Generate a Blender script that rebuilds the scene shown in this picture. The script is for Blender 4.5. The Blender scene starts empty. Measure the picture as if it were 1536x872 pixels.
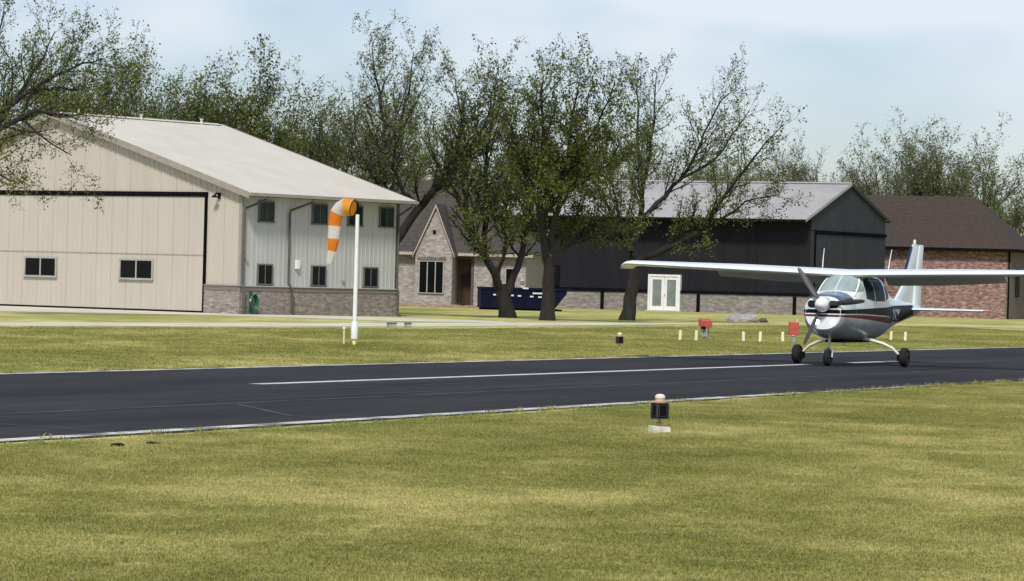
import bpy, bmesh, math, random
import numpy as np
from mathutils import Vector, Matrix
R = math.radians
scene = bpy.context.scene
col = scene.collection

# ------------------------------------------------------------------ camera
cam = bpy.data.cameras.new('camera')
cam.sensor_width = 36.0
cam.lens = 131.7
cam.clip_start = 0.5
cam.clip_end = 6000
cam_o = bpy.data.objects.new('camera', cam)
col.objects.link(cam_o)
CAM_H = 1.74
cam_o.matrix_world = (Matrix.Translation((0, 0, CAM_H)) @ Matrix.Rotation(R(90) - math.atan(13.3 / 5619), 4, 'X')
                      @ Matrix.Rotation(0.0265, 4, 'Z'))
scene.camera = cam_o

# ------------------------------------------------------------------ sky, sun, exposure
SUN_DIR = Vector((-0.12, -0.76, 0.86)).normalized()          # towards the sun
sun_el = math.asin(SUN_DIR.z)
sun_az = math.atan2(SUN_DIR.x, SUN_DIR.y)
world = bpy.data.worlds.new('World')
scene.world = world
world.use_nodes = True
wn, wl = world.node_tree.nodes, world.node_tree.links
wn.clear()
out = wn.new('ShaderNodeOutputWorld')
bg = wn.new('ShaderNodeBackground')
bg.inputs['Strength'].default_value = 0.078
sky = wn.new('ShaderNodeTexSky')
sky.sky_type = 'NISHITA'
sky.sun_disc = False
sky.sun_elevation = sun_el
sky.sun_rotation = sun_az
sky.air_density = 1.0
sky.dust_density = 0.6
sky.ozone_density = 1.5
tint = wn.new('ShaderNodeMix'); tint.data_type = 'RGBA'; tint.blend_type = 'MULTIPLY'
tint.inputs[0].default_value = 1.0
tint.inputs[7].default_value = (0.905, 0.945, 1.13, 1)
tc = wn.new('ShaderNodeTexCoord')
mp = wn.new('ShaderNodeMapping')
mp.inputs['Scale'].default_value = (1.0, 1.0, 2.2)
nz = wn.new('ShaderNodeTexNoise')
nz.inputs['Scale'].default_value = 9.0
nz.inputs['Detail'].default_value = 3.0
nz.inputs['Roughness'].default_value = 0.5
nz.inputs['Distortion'].default_value = 0.4
cr = wn.new('ShaderNodeMapRange')
cr.interpolation_type = 'SMOOTHSTEP'
cr.inputs[1].default_value = 0.42
cr.inputs[2].default_value = 0.66
cr.inputs[3].default_value = 0.0
cr.inputs[4].default_value = 0.7
mx = wn.new('ShaderNodeMix'); mx.data_type = 'RGBA'
mx.inputs[7].default_value = (8.7, 9.0, 9.5, 1)
wl.new(tc.outputs['Generated'], mp.inputs[0]); wl.new(mp.outputs[0], nz.inputs['Vector'])
wl.new(nz.outputs[0], cr.inputs[0]); wl.new(cr.outputs[0], mx.inputs[0])
wl.new(sky.outputs[0], tint.inputs[6]); wl.new(tint.outputs[2], mx.inputs[6])
wl.new(mx.outputs[2], bg.inputs[0]); wl.new(bg.outputs[0], out.inputs[0])

sl = bpy.data.lights.new('sun', 'SUN')
sl.energy = 2.8
sl.angle = R(9)
sl.color = (1.0, 0.955, 0.88)
so = bpy.data.objects.new('sun', sl)
so.rotation_euler = (-SUN_DIR).to_track_quat('-Z', 'Y').to_euler()
so.location = (-30, -10, 60)
col.objects.link(so)
vs = scene.view_settings
vs.view_transform = 'Standard'
vs.look = 'None'
vs.exposure = 0.38
vs.gamma = 1
vs.use_curve_mapping = False
scene.render.engine = 'CYCLES'

# ------------------------------------------------------------------ helpers
def tag(o, label=None, cat=None, group=None, kind=None):
    for k, v in (('label', label), ('category', cat), ('group', group), ('kind', kind)):
        if v: o[k] = v
    return o
def mesh_obj(name, me, parent=None, smooth=False):
    o = bpy.data.objects.new(name, me)
    col.objects.link(o)
    if parent: o.parent = parent
    if smooth:
        me.polygons.foreach_set('use_smooth', [True] * len(me.polygons))
    return o
def empty(name, loc, rz=0):
    o = bpy.data.objects.new(name, None)
    o.empty_display_size = 0.2
    o.location = loc; o.rotation_euler = (0, 0, rz)
    col.objects.link(o)
    return o
class MB:
    def __init__(s): s.v = []; s.f = []; s.m = []
    def quadbox(s, x0, x1, y0, y1, z0, z1):
        b = len(s.v)
        s.v += [(x0,y0,z0),(x1,y0,z0),(x1,y1,z0),(x0,y1,z0),(x0,y0,z1),(x1,y0,z1),(x1,y1,z1),(x0,y1,z1)]
        s.f += [tuple(b+i for i in q) for q in ((0,3,2,1),(4,5,6,7),(0,1,5,4),(1,2,6,5),(2,3,7,6),(3,0,4,7))]
        return s
    def poly(s, pts):
        b = len(s.v); s.v += [tuple(p) for p in pts]; s.f.append(tuple(range(b, b+len(pts)))); return s
    def prism(s, bottom, top):
        b = len(s.v); n = len(bottom)
        s.v += [tuple(p) for p in bottom] + [tuple(p) for p in top]
        s.f.append(tuple(b+i for i in reversed(range(n)))); s.f.append(tuple(b+n+i for i in range(n)))
        for i in range(n): s.f.append((b+i, b+(i+1) % n, b+n+(i+1) % n, b+n+i))
        return s
    def tube(s, pts, rad, n=8, cap=True):
        pts = [Vector(p) for p in pts]
        rad = rad if hasattr(rad, '__len__') else [rad]*len(pts)
        b = len(s.v); prev = None
        for i, p in enumerate(pts):
            d = (pts[min(i+1, len(pts)-1)] - pts[max(i-1, 0)]).normalized()
            if prev is None:
                a = Vector((0,0,1)) if abs(d.z) < 0.9 else Vector((1,0,0))
                u = d.cross(a).normalized()
            else:
                u = (prev - d*prev.dot(d)).normalized()
            prev = u; w = d.cross(u)
            for k in range(n):
                t = 2*math.pi*k/n
                s.v.append(tuple(p + (u*math.cos(t)+w*math.sin(t))*rad[i]))
        for i in range(len(pts)-1):
            for k in range(n):
                k2 = (k+1) % n
                s.f.append((b+i*n+k, b+i*n+k2, b+(i+1)*n+k2, b+(i+1)*n+k))
        if cap:
            s.f.append(tuple(b+k for k in reversed(range(n)))); s.f.append(tuple(b+(len(pts)-1)*n+k for k in range(n)))
        return s
    def lathe(s, prof, c=(0,0,0), axis='z', n=24):
        b = len(s.v)
        for (r, h) in prof:
            for k in range(n):
                t = 2*math.pi*k/n; a, q = r*math.cos(t), r*math.sin(t)
                p = {'z': (a, q, h), 'x': (h, a, q), 'y': (a, h, q)}[axis]
                s.v.append((c[0]+p[0], c[1]+p[1], c[2]+p[2]))
        for i in range(len(prof)-1):
            for k in range(n):
                k2 = (k+1) % n
                s.f.append((b+i*n+k, b+i*n+k2, b+(i+1)*n+k2, b+(i+1)*n+k))
        s.f.append(tuple(b+k for k in range(n))); s.f.append(tuple(b+(len(prof)-1)*n+k for k in range(n)))
        return s
    def build(s, name, mat, parent=None, smooth=False, bevel=0):
        me = bpy.data.meshes.new(name)
        me.from_pydata(s.v, [], s.f); me.validate()
        bm = bmesh.new(); bm.from_mesh(me)
        bmesh.ops.recalc_face_normals(bm, faces=bm.faces)
        if bevel:
            bmesh.ops.bevel(bm, geom=bm.edges[:], offset=bevel, segments=1, affect='EDGES', clamp_overlap=True)
        bm.to_mesh(me); bm.free()
        me.materials.append(mat)
        if smooth:
            me.polygons.foreach_set('use_smooth', [True]*len(me.polygons))
            try: me.set_sharp_from_angle(angle=R(40))
            except Exception: pass
        return mesh_obj(name, me, parent)
def box(name, mat, parent, x0, x1, y0, y1, z0, z1, bevel=0):
    return MB().quadbox(x0, x1, y0, y1, z0, z1).build(name, mat, parent, bevel=bevel)
def copy_tree(o, parent=None):
    c = o.copy(); col.objects.link(c); c.parent = parent
    for ch in list(o.children): copy_tree(ch, c)
    return c

# ------------------------------------------------------------------ materials
def new_mat(name):
    m = bpy.data.materials.new(name); m.use_nodes = True
    return m, m.node_tree.nodes, m.node_tree.links, m.node_tree.nodes['Principled BSDF']
def mat(name, c, rough=0.6, var=0.12, scale=3.0, metal=0.0, spec=0.4, bump=0.0, bscale=40.0, c2=None, stretch=(1,1,1), lo=0.35, hi=0.65, coat=0.0):
    m, n, l, p = new_mat(name)
    p.inputs['Roughness'].default_value = rough
    p.inputs['Metallic'].default_value = metal
    p.inputs['Specular IOR Level'].default_value = spec
    p.inputs['Coat Weight'].default_value = coat
    tc = n.new('ShaderNodeTexCoord'); mp = n.new('ShaderNodeMapping'); mp.inputs['Scale'].default_value = stretch
    l.new(tc.outputs['Object'], mp.inputs[0])
    nz = n.new('ShaderNodeTexNoise'); nz.inputs['Scale'].default_value = scale; nz.inputs['Detail'].default_value = 6; nz.inputs['Roughness'].default_value = 0.6
    l.new(mp.outputs[0], nz.inputs['Vector'])
    rp = n.new('ShaderNodeValToRGB')
    a = c2 if c2 else tuple(x*(1-var) for x in c); b = c if c2 else tuple(min(1, x*(1+var)) for x in c)
    rp.color_ramp.elements[0].position = lo; rp.color_ramp.elements[1].position = hi
    rp.color_ramp.elements[0].color = (*a, 1); rp.color_ramp.elements[1].color = (*b, 1)
    l.new(nz.outputs[0], rp.inputs[0]); l.new(rp.outputs[0], p.inputs['Base Color'])
    if bump:
        bz = n.new('ShaderNodeTexNoise'); bz.inputs['Scale'].default_value = bscale; bz.inputs['Detail'].default_value = 4
        l.new(mp.outputs[0], bz.inputs['Vector'])
        bp = n.new('ShaderNodeBump'); bp.inputs['Strength'].default_value = bump; bp.inputs['Distance'].default_value = 0.02
        l.new(bz.outputs[0], bp.inputs['Height']); l.new(bp.outputs[0], p.inputs['Normal'])
    return m
def brick_mat(name, c1, c2, mortar, bw=0.24, bh=0.085, blotch=(0.5, 1.25), bscale=1.6, soldier=None):
    m, n, l, p = new_mat(name)
    p.inputs['Roughness'].default_value = 0.9
    tc = n.new('ShaderNodeTexCoord'); sp = n.new('ShaderNodeSeparateXYZ'); l.new(tc.outputs['Object'], sp.inputs[0])
    ad = n.new('ShaderNodeMath'); ad.operation = 'ADD'; l.new(sp.outputs[0], ad.inputs[0]); l.new(sp.outputs[1], ad.inputs[1])
    cb = n.new('ShaderNodeCombineXYZ'); l.new(ad.outputs[0], cb.inputs[0]); l.new(sp.outputs[2], cb.inputs[1])
    br = n.new('ShaderNodeTexBrick'); br.inputs['Scale'].default_value = 1.0
    br.inputs['Brick Width'].default_value = bw; br.inputs['Row Height'].default_value = bh
    br.inputs['Mortar Size'].default_value = 0.011; br.inputs['Mortar Smooth'].default_value = 0.2
    br.inputs['Color1'].default_value = (*c1, 1); br.inputs['Color2'].default_value = (*c2, 1); br.inputs['Mortar'].default_value = (*mortar, 1)
    br.inputs['Bias'].default_value = -0.1
    l.new(cb.outputs[0], br.inputs['Vector'])
    mp = n.new('ShaderNodeMapping'); mp.inputs['Scale'].default_value = (bscale, bscale*2.2, 1); l.new(cb.outputs[0], mp.inputs[0])
    nz = n.new('ShaderNodeTexNoise'); nz.inputs['Scale'].default_value = 1.6; nz.inputs['Detail'].default_value = 5; nz.inputs['Roughness'].default_value = 0.7
    l.new(mp.outputs[0], nz.inputs['Vector'])
    mr = n.new('ShaderNodeMapRange'); mr.inputs[1].default_value = 0.3; mr.inputs[2].default_value = 0.7
    mr.inputs[3].default_value = blotch[0]; mr.inputs[4].default_value = blotch[1]; l.new(nz.outputs[0], mr.inputs[0])
    mu = n.new('ShaderNodeMix'); mu.data_type = 'RGBA'; mu.blend_type = 'MULTIPLY'; mu.inputs[0].default_value = 1
    l.new(br.outputs[0], mu.inputs[6]); l.new(mr.outputs[0], mu.inputs[7]); l.new(mu.outputs[2], p.inputs['Base Color'])
    bp = n.new('ShaderNodeBump'); bp.inputs['Strength'].default_value = 0.6; bp.inputs['Distance'].default_value = 0.02; bp.invert = True
    l.new(br.outputs[1], bp.inputs['Height']); l.new(bp.outputs[0], p.inputs['Normal'])
    return m
def glass_mat(name, c, rough=0.08, spec=0.6):
    return mat(name, c, rough=rough, var=0.25, scale=0.8, spec=spec)
def emit_mat(name, c, s):
    m, n, l, p = new_mat(name)
    p.inputs['Base Color'].default_value = (*c, 1); p.inputs['Emission Color'].default_value = (*c, 1); p.inputs['Emission Strength'].default_value = s
    return m
def leaf_mat(name, c1, c2, scale=0.45):
    m, n, l, p = new_mat(name)
    p.inputs['Roughness'].default_value = 0.6; p.inputs['Specular IOR Level'].default_value = 0.2
    g = n.new('ShaderNodeNewGeometry'); nz = n.new('ShaderNodeTexNoise'); nz.inputs['Scale'].default_value = scale; nz.inputs['Detail'].default_value = 3
    l.new(g.outputs['Position'], nz.inputs['Vector'])
    ad = n.new('ShaderNodeMath'); ad.operation = 'MULTIPLY_ADD'; ad.inputs[1].default_value = 0.35; l.new(g.outputs['Random Per Island'], ad.inputs[0]); l.new(nz.outputs[0], ad.inputs[2])
    rp = n.new('ShaderNodeValToRGB'); rp.color_ramp.elements[0].position = 0.45; rp.color_ramp.elements[1].position = 0.9
    rp.color_ramp.elements[0].color = (*c1, 1); rp.color_ramp.elements[1].color = (*c2, 1)
    l.new(ad.outputs[0], rp.inputs[0]); l.new(rp.outputs[0], p.inputs['Base Color'])
    tr = n.new('ShaderNodeBsdfTranslucent'); l.new(rp.outputs[0], tr.inputs[0])
    ms = n.new('ShaderNodeMixShader'); ms.inputs[0].default_value = 0.45
    l.new(p.outputs[0], ms.inputs[1]); l.new(tr.outputs[0], ms.inputs[2]); l.new(ms.outputs[0], n['Material Output'].inputs[0])
    return m

M = dict(
    beige=mat('beige_steel', (0.475, 0.428, 0.36), 0.5, 0.035, 1.2, stretch=(1, 1, .25)),
    grey_side=mat('grey_steel', (0.46, 0.46, 0.435), 0.5, 0.03, 1.2, stretch=(1, 1, .25)),
    roof_pale=mat('pale_roof_steel', (0.58, 0.545, 0.465), 0.6, 0.05, 0.6),
    trim_tan=mat('tan_trim', (0.30, 0.27, 0.225), 0.5, 0.1),
    trim_dark=mat('dark_trim', (0.085, 0.078, 0.07), 0.5, 0.15),
    black=mat('black_rubber_seal', (0.006, 0.006, 0.008), 0.8, 0.2, spec=.03),
    charcoal=mat('charcoal_shaded_steel', (0.016, 0.016, 0.020), 0.6, 0.15, 1.0, stretch=(1, 1, .2), spec=.15),  # darker copy: tree shade on the side wall put into the colour
    charcoal_lit=mat('charcoal_lit_steel', (0.034, 0.036, 0.043), 0.55, 0.12, 1.0, stretch=(1, 1, .2), spec=.2),  # lighter copy of the same steel, for the gable outside that shade
    roof_grey=mat('galvanised_roof', (0.36, 0.352, 0.335), 0.42, 0.08, 0.5, metal=0.0),
    roof_brown=mat('brown_shingles', (0.050, 0.036, 0.028), 0.9, 0.22, 5.0, bump=0.3, bscale=9, stretch=(1, 1, 2)),
    roof_dark=mat('dark_shingles', (0.062, 0.054, 0.047), 0.95, 0.25, 4.0, bump=0.3, bscale=9, stretch=(1, 1, 2)),
    brick_hangar=brick_mat('hangar_brick', (0.24, 0.19, 0.165), (0.40, 0.34, 0.305), (0.30, 0.27, 0.25)),
    brick_red=brick_mat('red_brown_brick', (0.19, 0.10, 0.085), (0.40, 0.25, 0.21), (0.24, 0.18, 0.16), blotch=(0.30, 1.7)),
    brick_grey=brick_mat('grey_brown_brick', (0.15, 0.11, 0.09), (0.22, 0.17, 0.145), (0.2, 0.17, 0.15)),
    brick_pale=brick_mat('pale_pink_brick', (0.29, 0.245, 0.225), (0.45, 0.405, 0.38), (0.37, 0.345, 0.33), blotch=(0.55, 1.3)),
    stone=brick_mat('grey_stone', (0.23, 0.20, 0.185), (0.34, 0.31, 0.29), (0.25, 0.225, 0.21), bw=0.42, bh=0.16),
    pane=glass_mat('dark_window_glass', (0.006, 0.007, 0.008), 0.12, 0.12),
    pane_green=glass_mat('greenish_window_glass', (0.010, 0.025, 0.018), 0.12, 0.2),
    pane_frost=mat('frosted_door_glass', (0.20, 0.23, 0.215), 0.3, 0.15, 2.0),
    win_frame=mat('bronze_window_frame', (0.12, 0.115, 0.105), 0.5, 0.1),
    frame_light=mat('grey_window_frame', (0.36, 0.345, 0.31), 0.5, 0.1),
    white=mat('white_paint', (0.78, 0.78, 0.77), 0.45, 0.06, 2.5),
    wood_trim=mat('pale_wood_trim', (0.42, 0.35, 0.29), 0.7, 0.15),
    concrete=mat('concrete', (0.58, 0.545, 0.42), 0.9, 0.14, 0.4, bump=0.15, bscale=8),
    green=mat('green_hose_plastic', (0.008, 0.10, 0.06), 0.5, 0.2),
    navy=mat('navy_dumpster_paint', (0.005, 0.005, 0.024), 0.6, 0.3, 1.5, spec=.1),
    rust=mat('scuffed_steel', (0.12, 0.10, 0.085), 0.8, 0.3),
    sticker=mat('white_sticker', (0.62, 0.63, 0.68), 0.5, 0.06),
    orange=mat('orange_sock_fabric', (0.85, 0.27, 0.025), 0.75, 0.1, 5),
    orange_pale=mat('lit_orange_fabric', (0.88, 0.40, 0.06), 0.75, 0.1, 5),  # paler orange: light through the mouth fabric put into the colour
    sock_white=mat('white_sock_fabric', (0.78, 0.76, 0.72), 0.8, 0.06, 5),
    yellow=mat('pale_yellow_paint', (0.72, 0.68, 0.30), 0.6, 0.08),
    stake=mat('cream_stake_plastic', (0.72, 0.71, 0.52), 0.6, 0.06),
    red=mat('faded_red_paint', (0.46, 0.085, 0.065), 0.5, 0.1),
    grey=mat('grey_galvanised', (0.30, 0.30, 0.29), 0.5, 0.15),
    tyre=mat('tyre_rubber', (0.012, 0.012, 0.013), 0.85, 0.2),
    ac_white=mat('aircraft_white', (0.74, 0.79, 0.78), 0.22, 0.03, 1.0, spec=0.5, coat=0.3),
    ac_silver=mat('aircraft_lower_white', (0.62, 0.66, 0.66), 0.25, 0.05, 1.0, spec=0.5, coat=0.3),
    ac_belly=mat('aircraft_belly_reflection', (0.56, 0.60, 0.60), 0.28, 0.06, 1.5, metal=.45),  # silvery lower hull, greyed to hold the dark asphalt's reflection
    ac_black=mat('aircraft_black_stripe', (0.006, 0.006, 0.010), 0.5, 0.1, spec=0.1),
    ac_red=mat('aircraft_maroon_stripe', (0.15, 0.008, 0.022), 0.5, 0.1, spec=.12),
    ac_blue=mat('aircraft_navy', (0.014, 0.026, 0.055), 0.25, 0.1),
    ac_cowl=mat('aircraft_cowl_top', (0.055, 0.10, 0.20), 0.15, 0.1, coat=0.6, spec=0.7),  # dark paint with the sky's blue reflection mixed into its colour
    ac_glass=glass_mat('aircraft_windscreen', (0.33, 0.40, 0.385), 0.06, 0.8),  # pale base colour carries the sky's reflection in the glass
    ac_glass_dark=glass_mat('aircraft_side_glass', (0.012, 0.020, 0.020), 0.3, 0.02),
    ac_dark=mat('aircraft_intake', (0.004, 0.004, 0.005), 0.8, 0.1),
    rim=mat('dark_wheel_rim', (0.03, 0.03, 0.03), 0.6, 0.2),
    ac_gear=mat('aircraft_gear_leg', (0.66, 0.66, 0.52), 0.35, 0.08),
    prop=mat('propeller_blade', (0.07, 0.07, 0.072), 0.4, 0.15),
    tipred=mat('tail_tip_red', (0.55, 0.25, 0.20), 0.4, 0.1),
    lamp_on=emit_mat('lit_landing_lamp', (1.0, 0.93, 0.78), 7),
    dome=mat('milky_lamp_dome', (0.76, 0.66, 0.58), 0.35, 0.05),
    dome_yellow=mat('yellowed_lamp_dome', (0.80, 0.77, 0.50), 0.35, 0.05),
    copper=mat('copper_collar', (0.45, 0.29, 0.20), 0.5, 0.15),
    mk_black=mat('marker_black', (0.006, 0.006, 0.007), 0.6, 0.2, spec=.08),
    mk_edge=mat('marker_edge', (0.06, 0.062, 0.062), 0.5, 0.2),
    chip=mat('chipped_concrete', (0.62, 0.58, 0.50), 0.9, 0.2, 12, bump=0.4),
    dirt=mat('dark_dirt', (0.02, 0.017, 0.012), 0.95, 0.3, 20, bump=0.6),
    slab=mat('pale_rubble', (0.50, 0.465, 0.42), 0.9, 0.2, 6, bump=0.5, bscale=15),
    door_brown=mat('brown_door', (0.055, 0.028, 0.018), 0.5, 0.15),
    mulch=mat('tan_mulch', (0.36, 0.24, 0.135), 0.95, 0.2, 3.0, c2=(0.20, 0.15, 0.08), bump=0.6, bscale=12),
    bark=mat('dark_bark', (0.022, 0.018, 0.016), 0.95, 0.35, 6.0, bump=0.5, bscale=14, stretch=(1, 1, .3)),
    bark_far=mat('grey_bark', (0.062, 0.054, 0.045), 0.95, 0.3, 6.0),
    leaf=leaf_mat('spring_leaves', (0.062, 0.076, 0.022), (0.23, 0.265, 0.070)),
    leaf_green=leaf_mat('fuller_green_leaves', (0.062, 0.074, 0.020), (0.21, 0.238, 0.055)),
    leaf_bud=leaf_mat('grey_green_buds', (0.080, 0.095, 0.036), (0.25, 0.285, 0.10)),
    leaf_far=leaf_mat('far_green_leaves', (0.050, 0.060, 0.022), (0.12, 0.145, 0.05)),
)

for k_ in ('orange', 'orange_pale', 'sock_white'):
    nt_ = M[k_].node_tree; pb = nt_.nodes['Principled BSDF']; tr_ = nt_.nodes.new('ShaderNodeBsdfTranslucent'); ms_ = nt_.nodes.new('ShaderNodeMixShader')
    src = pb.inputs['Base Color'].links[0].from_socket; nt_.links.new(src, tr_.inputs[0]); ms_.inputs[0].default_value = .45
    nt_.links.new(pb.outputs[0], ms_.inputs[1]); nt_.links.new(tr_.outputs[0], ms_.inputs[2]); nt_.links.new(ms_.outputs[0], nt_.nodes['Material Output'].inputs[0])

# ------------------------------------------------------------------ ground
RA = 0.3802
U = Vector((math.sin(RA), math.cos(RA), 0))         # along the runway
N = Vector((-U.y, U.x, 0))                          # across it, away from the camera
RB = Vector((0, 49.79, 0))                          # near edge of the asphalt
def rw(t, s, z=0.0):
    p = RB + U*t + N*s
    return (p.x, p.y, z)

def grass_colour(m, n, l, soil=False):
    """patchy lawn colour in world metres: green, olive, straw"""
    g = n.new('ShaderNodeNewGeometry')
    def noise(scale, detail, st=(1, 1, 1), off=0):
        mp = n.new('ShaderNodeMapping'); mp.inputs['Scale'].default_value = st; mp.inputs['Location'].default_value = (off, off*.7, 0)
        l.new(g.outputs['Position'], mp.inputs[0])
        t = n.new('ShaderNodeTexNoise'); t.inputs['Scale'].default_value = scale; t.inputs['Detail'].default_value = detail; t.inputs['Roughness'].default_value = 0.62
        l.new(mp.outputs[0], t.inputs['Vector']); return t.outputs[0]
    big = noise(0.16, 3, (1.3, 0.55, 0), 3.1); mid = noise(0.9, 5, (1, .6, 0), 9.0); fine = noise(7.0, 4, (1, 1, 0), 5.0)
    a = n.new('ShaderNodeMath'); a.operation = 'MULTIPLY_ADD'; a.inputs[1].default_value = 0.80; l.new(mid, a.inputs[0]); l.new(big, a.inputs[2])
    b = n.new('ShaderNodeMath'); b.operation = 'MULTIPLY_ADD'; b.inputs[1].default_value = 0.34; l.new(fine, b.inputs[0]); l.new(a.outputs[0], b.inputs[2])
    # worn dry areas of the turf
    for (cx_, cy_, rx_, ry_, w_) in ((-2.6, 30.0, 3.4, 4.2, .26), (0.7, 30.4, 2.2, 2.6, .34), (4.0, 44.0, 4.0, 7.0, .10), (-4.0, 24.0, 2.5, 2.5, .12)):
        mp_ = n.new('ShaderNodeMapping'); mp_.vector_type = 'TEXTURE'; mp_.inputs['Location'].default_value = (cx_, cy_, 0); mp_.inputs['Scale'].default_value = (rx_, ry_, 1)
        l.new(g.outputs['Position'], mp_.inputs[0])
        gr_ = n.new('ShaderNodeTexGradient'); gr_.gradient_type = 'QUADRATIC_SPHERE'; l.new(mp_.outputs[0], gr_.inputs[0])
        m_ = n.new('ShaderNodeMath'); m_.operation = 'MULTIPLY_ADD'; m_.inputs[1].default_value = w_; l.new(gr_.outputs[1], m_.inputs[0]); l.new(b.outputs[0], m_.inputs[2]); b = m_
    rp = n.new('ShaderNodeValToRGB'); e = rp.color_ramp.elements
    q_ = lambda v: (v-.6)/.9
    e[0].position = q_(.66); e[0].color = (0.20, 0.212, 0.050, 1)
    e[1].position = q_(1.42); e[1].color = (0.60, 0.53, 0.24, 1)
    for (v_, c_) in ((.90, (0.285, 0.288, 0.079)), (1.05, (0.36, 0.348, 0.108)), (1.15, (0.44, 0.415, 0.145)), (1.26, (0.55, 0.505, 0.205))):
        x = e.new(q_(v_)); x.color = (*c_, 1)
    mr_ = n.new('ShaderNodeMapRange'); mr_.inputs[1].default_value = .6; mr_.inputs[2].default_value = 1.5
    l.new(b.outputs[0], mr_.inputs[0]); l.new(mr_.outputs[0], rp.inputs[0])
    return rp.outputs[0], g
def ground_mat():
    m, n, l, p = new_mat('lawn_ground')
    p.inputs['Roughness'].default_value = 1.0; p.inputs['Specular IOR Level'].default_value = 0.1
    c, g = grass_colour(m, n, l)
    l.new(c, p.inputs['Base Color'])
    t = n.new('ShaderNodeTexNoise'); t.inputs['Scale'].default_value = 14; t.inputs['Detail'].default_value = 5
    l.new(g.outputs['Position'], t.inputs['Vector'])
    bp = n.new('ShaderNodeBump'); bp.inputs['Strength'].default_value = 0.8; bp.inputs['Distance'].default_value = 0.04
    l.new(t.outputs[0], bp.inputs['Height']); l.new(bp.outputs[0], p.inputs['Normal'])
    return m
def blade_mat():
    m, n, l, p = new_mat('grass_blades')
    p.inputs['Roughness'].default_value = 0.7; p.inputs['Specular IOR Level'].default_value = 0.2
    c, g = grass_colour(m, n, l)
    oi = n.new('ShaderNodeObjectInfo')
    hs = n.new('ShaderNodeHueSaturation')
    mr = n.new('ShaderNodeMapRange'); mr.inputs[3].default_value = 0.9; mr.inputs[4].default_value = 1.12
    l.new(oi.outputs['Random'], mr.inputs[0]); l.new(mr.outputs[0], hs.inputs['Value']); l.new(c, hs.inputs['Color'])
    m2 = n.new('ShaderNodeMix'); m2.data_type = 'RGBA'; m2.inputs[7].default_value = (0.46, 0.40, 0.19, 1)
    gt = n.new('ShaderNodeMath'); gt.operation = 'GREATER_THAN'; gt.inputs[1].default_value = 0.90; l.new(g.outputs['Random Per Island'], gt.inputs[0])
    ml = n.new('ShaderNodeMath'); ml.operation = 'MULTIPLY'; ml.inputs[1].default_value = 0.45; l.new(gt.outputs[0], ml.inputs[0])
    l.new(ml.outputs[0], m2.inputs[0]); l.new(hs.outputs[0], m2.inputs[6])
    l.new(m2.outputs[2], p.inputs['Base Color'])
    tr = n.new('ShaderNodeBsdfTranslucent'); l.new(m2.outputs[2], tr.inputs[0])
    ms = n.new('ShaderNodeMixShader'); ms.inputs[0].default_value = 0.5
    l.new(p.outputs[0], ms.inputs[1]); l.new(tr.outputs[0], ms.inputs[2]); l.new(ms.outputs[0], n['Material Output'].inputs[0])
    return m
M['lawn'] = ground_mat(); M['blades'] = blade_mat()

def sheet(name, pts, z, m, kind='structure'):
    o = MB().poly([(p[0], p[1], z) for p in pts]).build(name, m)
    if o.data.polygons[0].normal.z < 0: o.data.flip_normals()
    return tag(o, kind=kind)
sheet('ground', [(-2500, -2500), (2500, -2500), (2500, 3500), (-2500, 3500)], 0.0, M['lawn'])

def asphalt_mat():
    m, n, l, p = new_mat('sealed_asphalt')
    p.inputs['Roughness'].default_value = 0.85; p.inputs['Specular IOR Level'].default_value = 0.15
    g = n.new('ShaderNodeNewGeometry')
    mp = n.new('ShaderNodeMapping'); mp.vector_type = 'TEXTURE'; mp.inputs['Rotation'].default_value = (0, 0, -RA); mp.inputs['Scale'].default_value = (1.0, 9.0, 1)
    l.new(g.outputs['Position'], mp.inputs[0])
    t = n.new('ShaderNodeTexNoise'); t.inputs['Scale'].default_value = 0.7; t.inputs['Detail'].default_value = 6; t.inputs['Roughness'].default_value = 0.65
    l.new(mp.outputs[0], t.inputs['Vector'])
    t2 = n.new('ShaderNodeTexNoise'); t2.inputs['Scale'].default_value = 30; t2.inputs['Detail'].default_value = 3; l.new(g.outputs['Position'], t2.inputs['Vector'])
    a = n.new('ShaderNodeMath'); a.operation = 'MULTIPLY_ADD'; a.inputs[1].default_value = 0.25; l.new(t2.outputs[0], a.inputs[0]); l.new(t.outputs[0], a.inputs[2])
    rp = n.new('ShaderNodeValToRGB'); e = rp.color_ramp.elements
    e[0].position = 0.42; e[0].color = (0.0135, 0.0132, 0.0135, 1); e[1].position = 0.85; e[1].color = (0.045, 0.0435, 0.0435, 1)
    l.new(a.outputs[0], rp.inputs[0]); l.new(rp.outputs[0], p.inputs['Base Color'])
    bp = n.new('ShaderNodeBump'); bp.inputs['Strength'].default_value = 0.3; bp.inputs['Distance'].default_value = 0.01
    l.new(t2.outputs[0], bp.inputs['Height']); l.new(bp.outputs[0], p.inputs['Normal'])
    return m
M['asphalt'] = asphalt_mat()
M['line'] = mat('worn_white_line', (0.60, 0.585, 0.52), 0.7, 0.1, 1.2, c2=(0.16, 0.16, 0.14), lo=0.38, hi=0.54)
M['line_c'] = mat('centre_white_line', (0.60, 0.61, 0.63), 0.7, 0.1, 2.0, c2=(0.42, 0.42, 0.43), lo=0.35, hi=0.5)
M['seam'] = mat('pale_seam', (0.12, 0.12, 0.12), 0.8, 0.1, 0.6, c2=(0.050, 0.050, 0.052), lo=0.4, hi=0.6)
RWW = 12.355
rng = random.Random(4)
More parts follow.
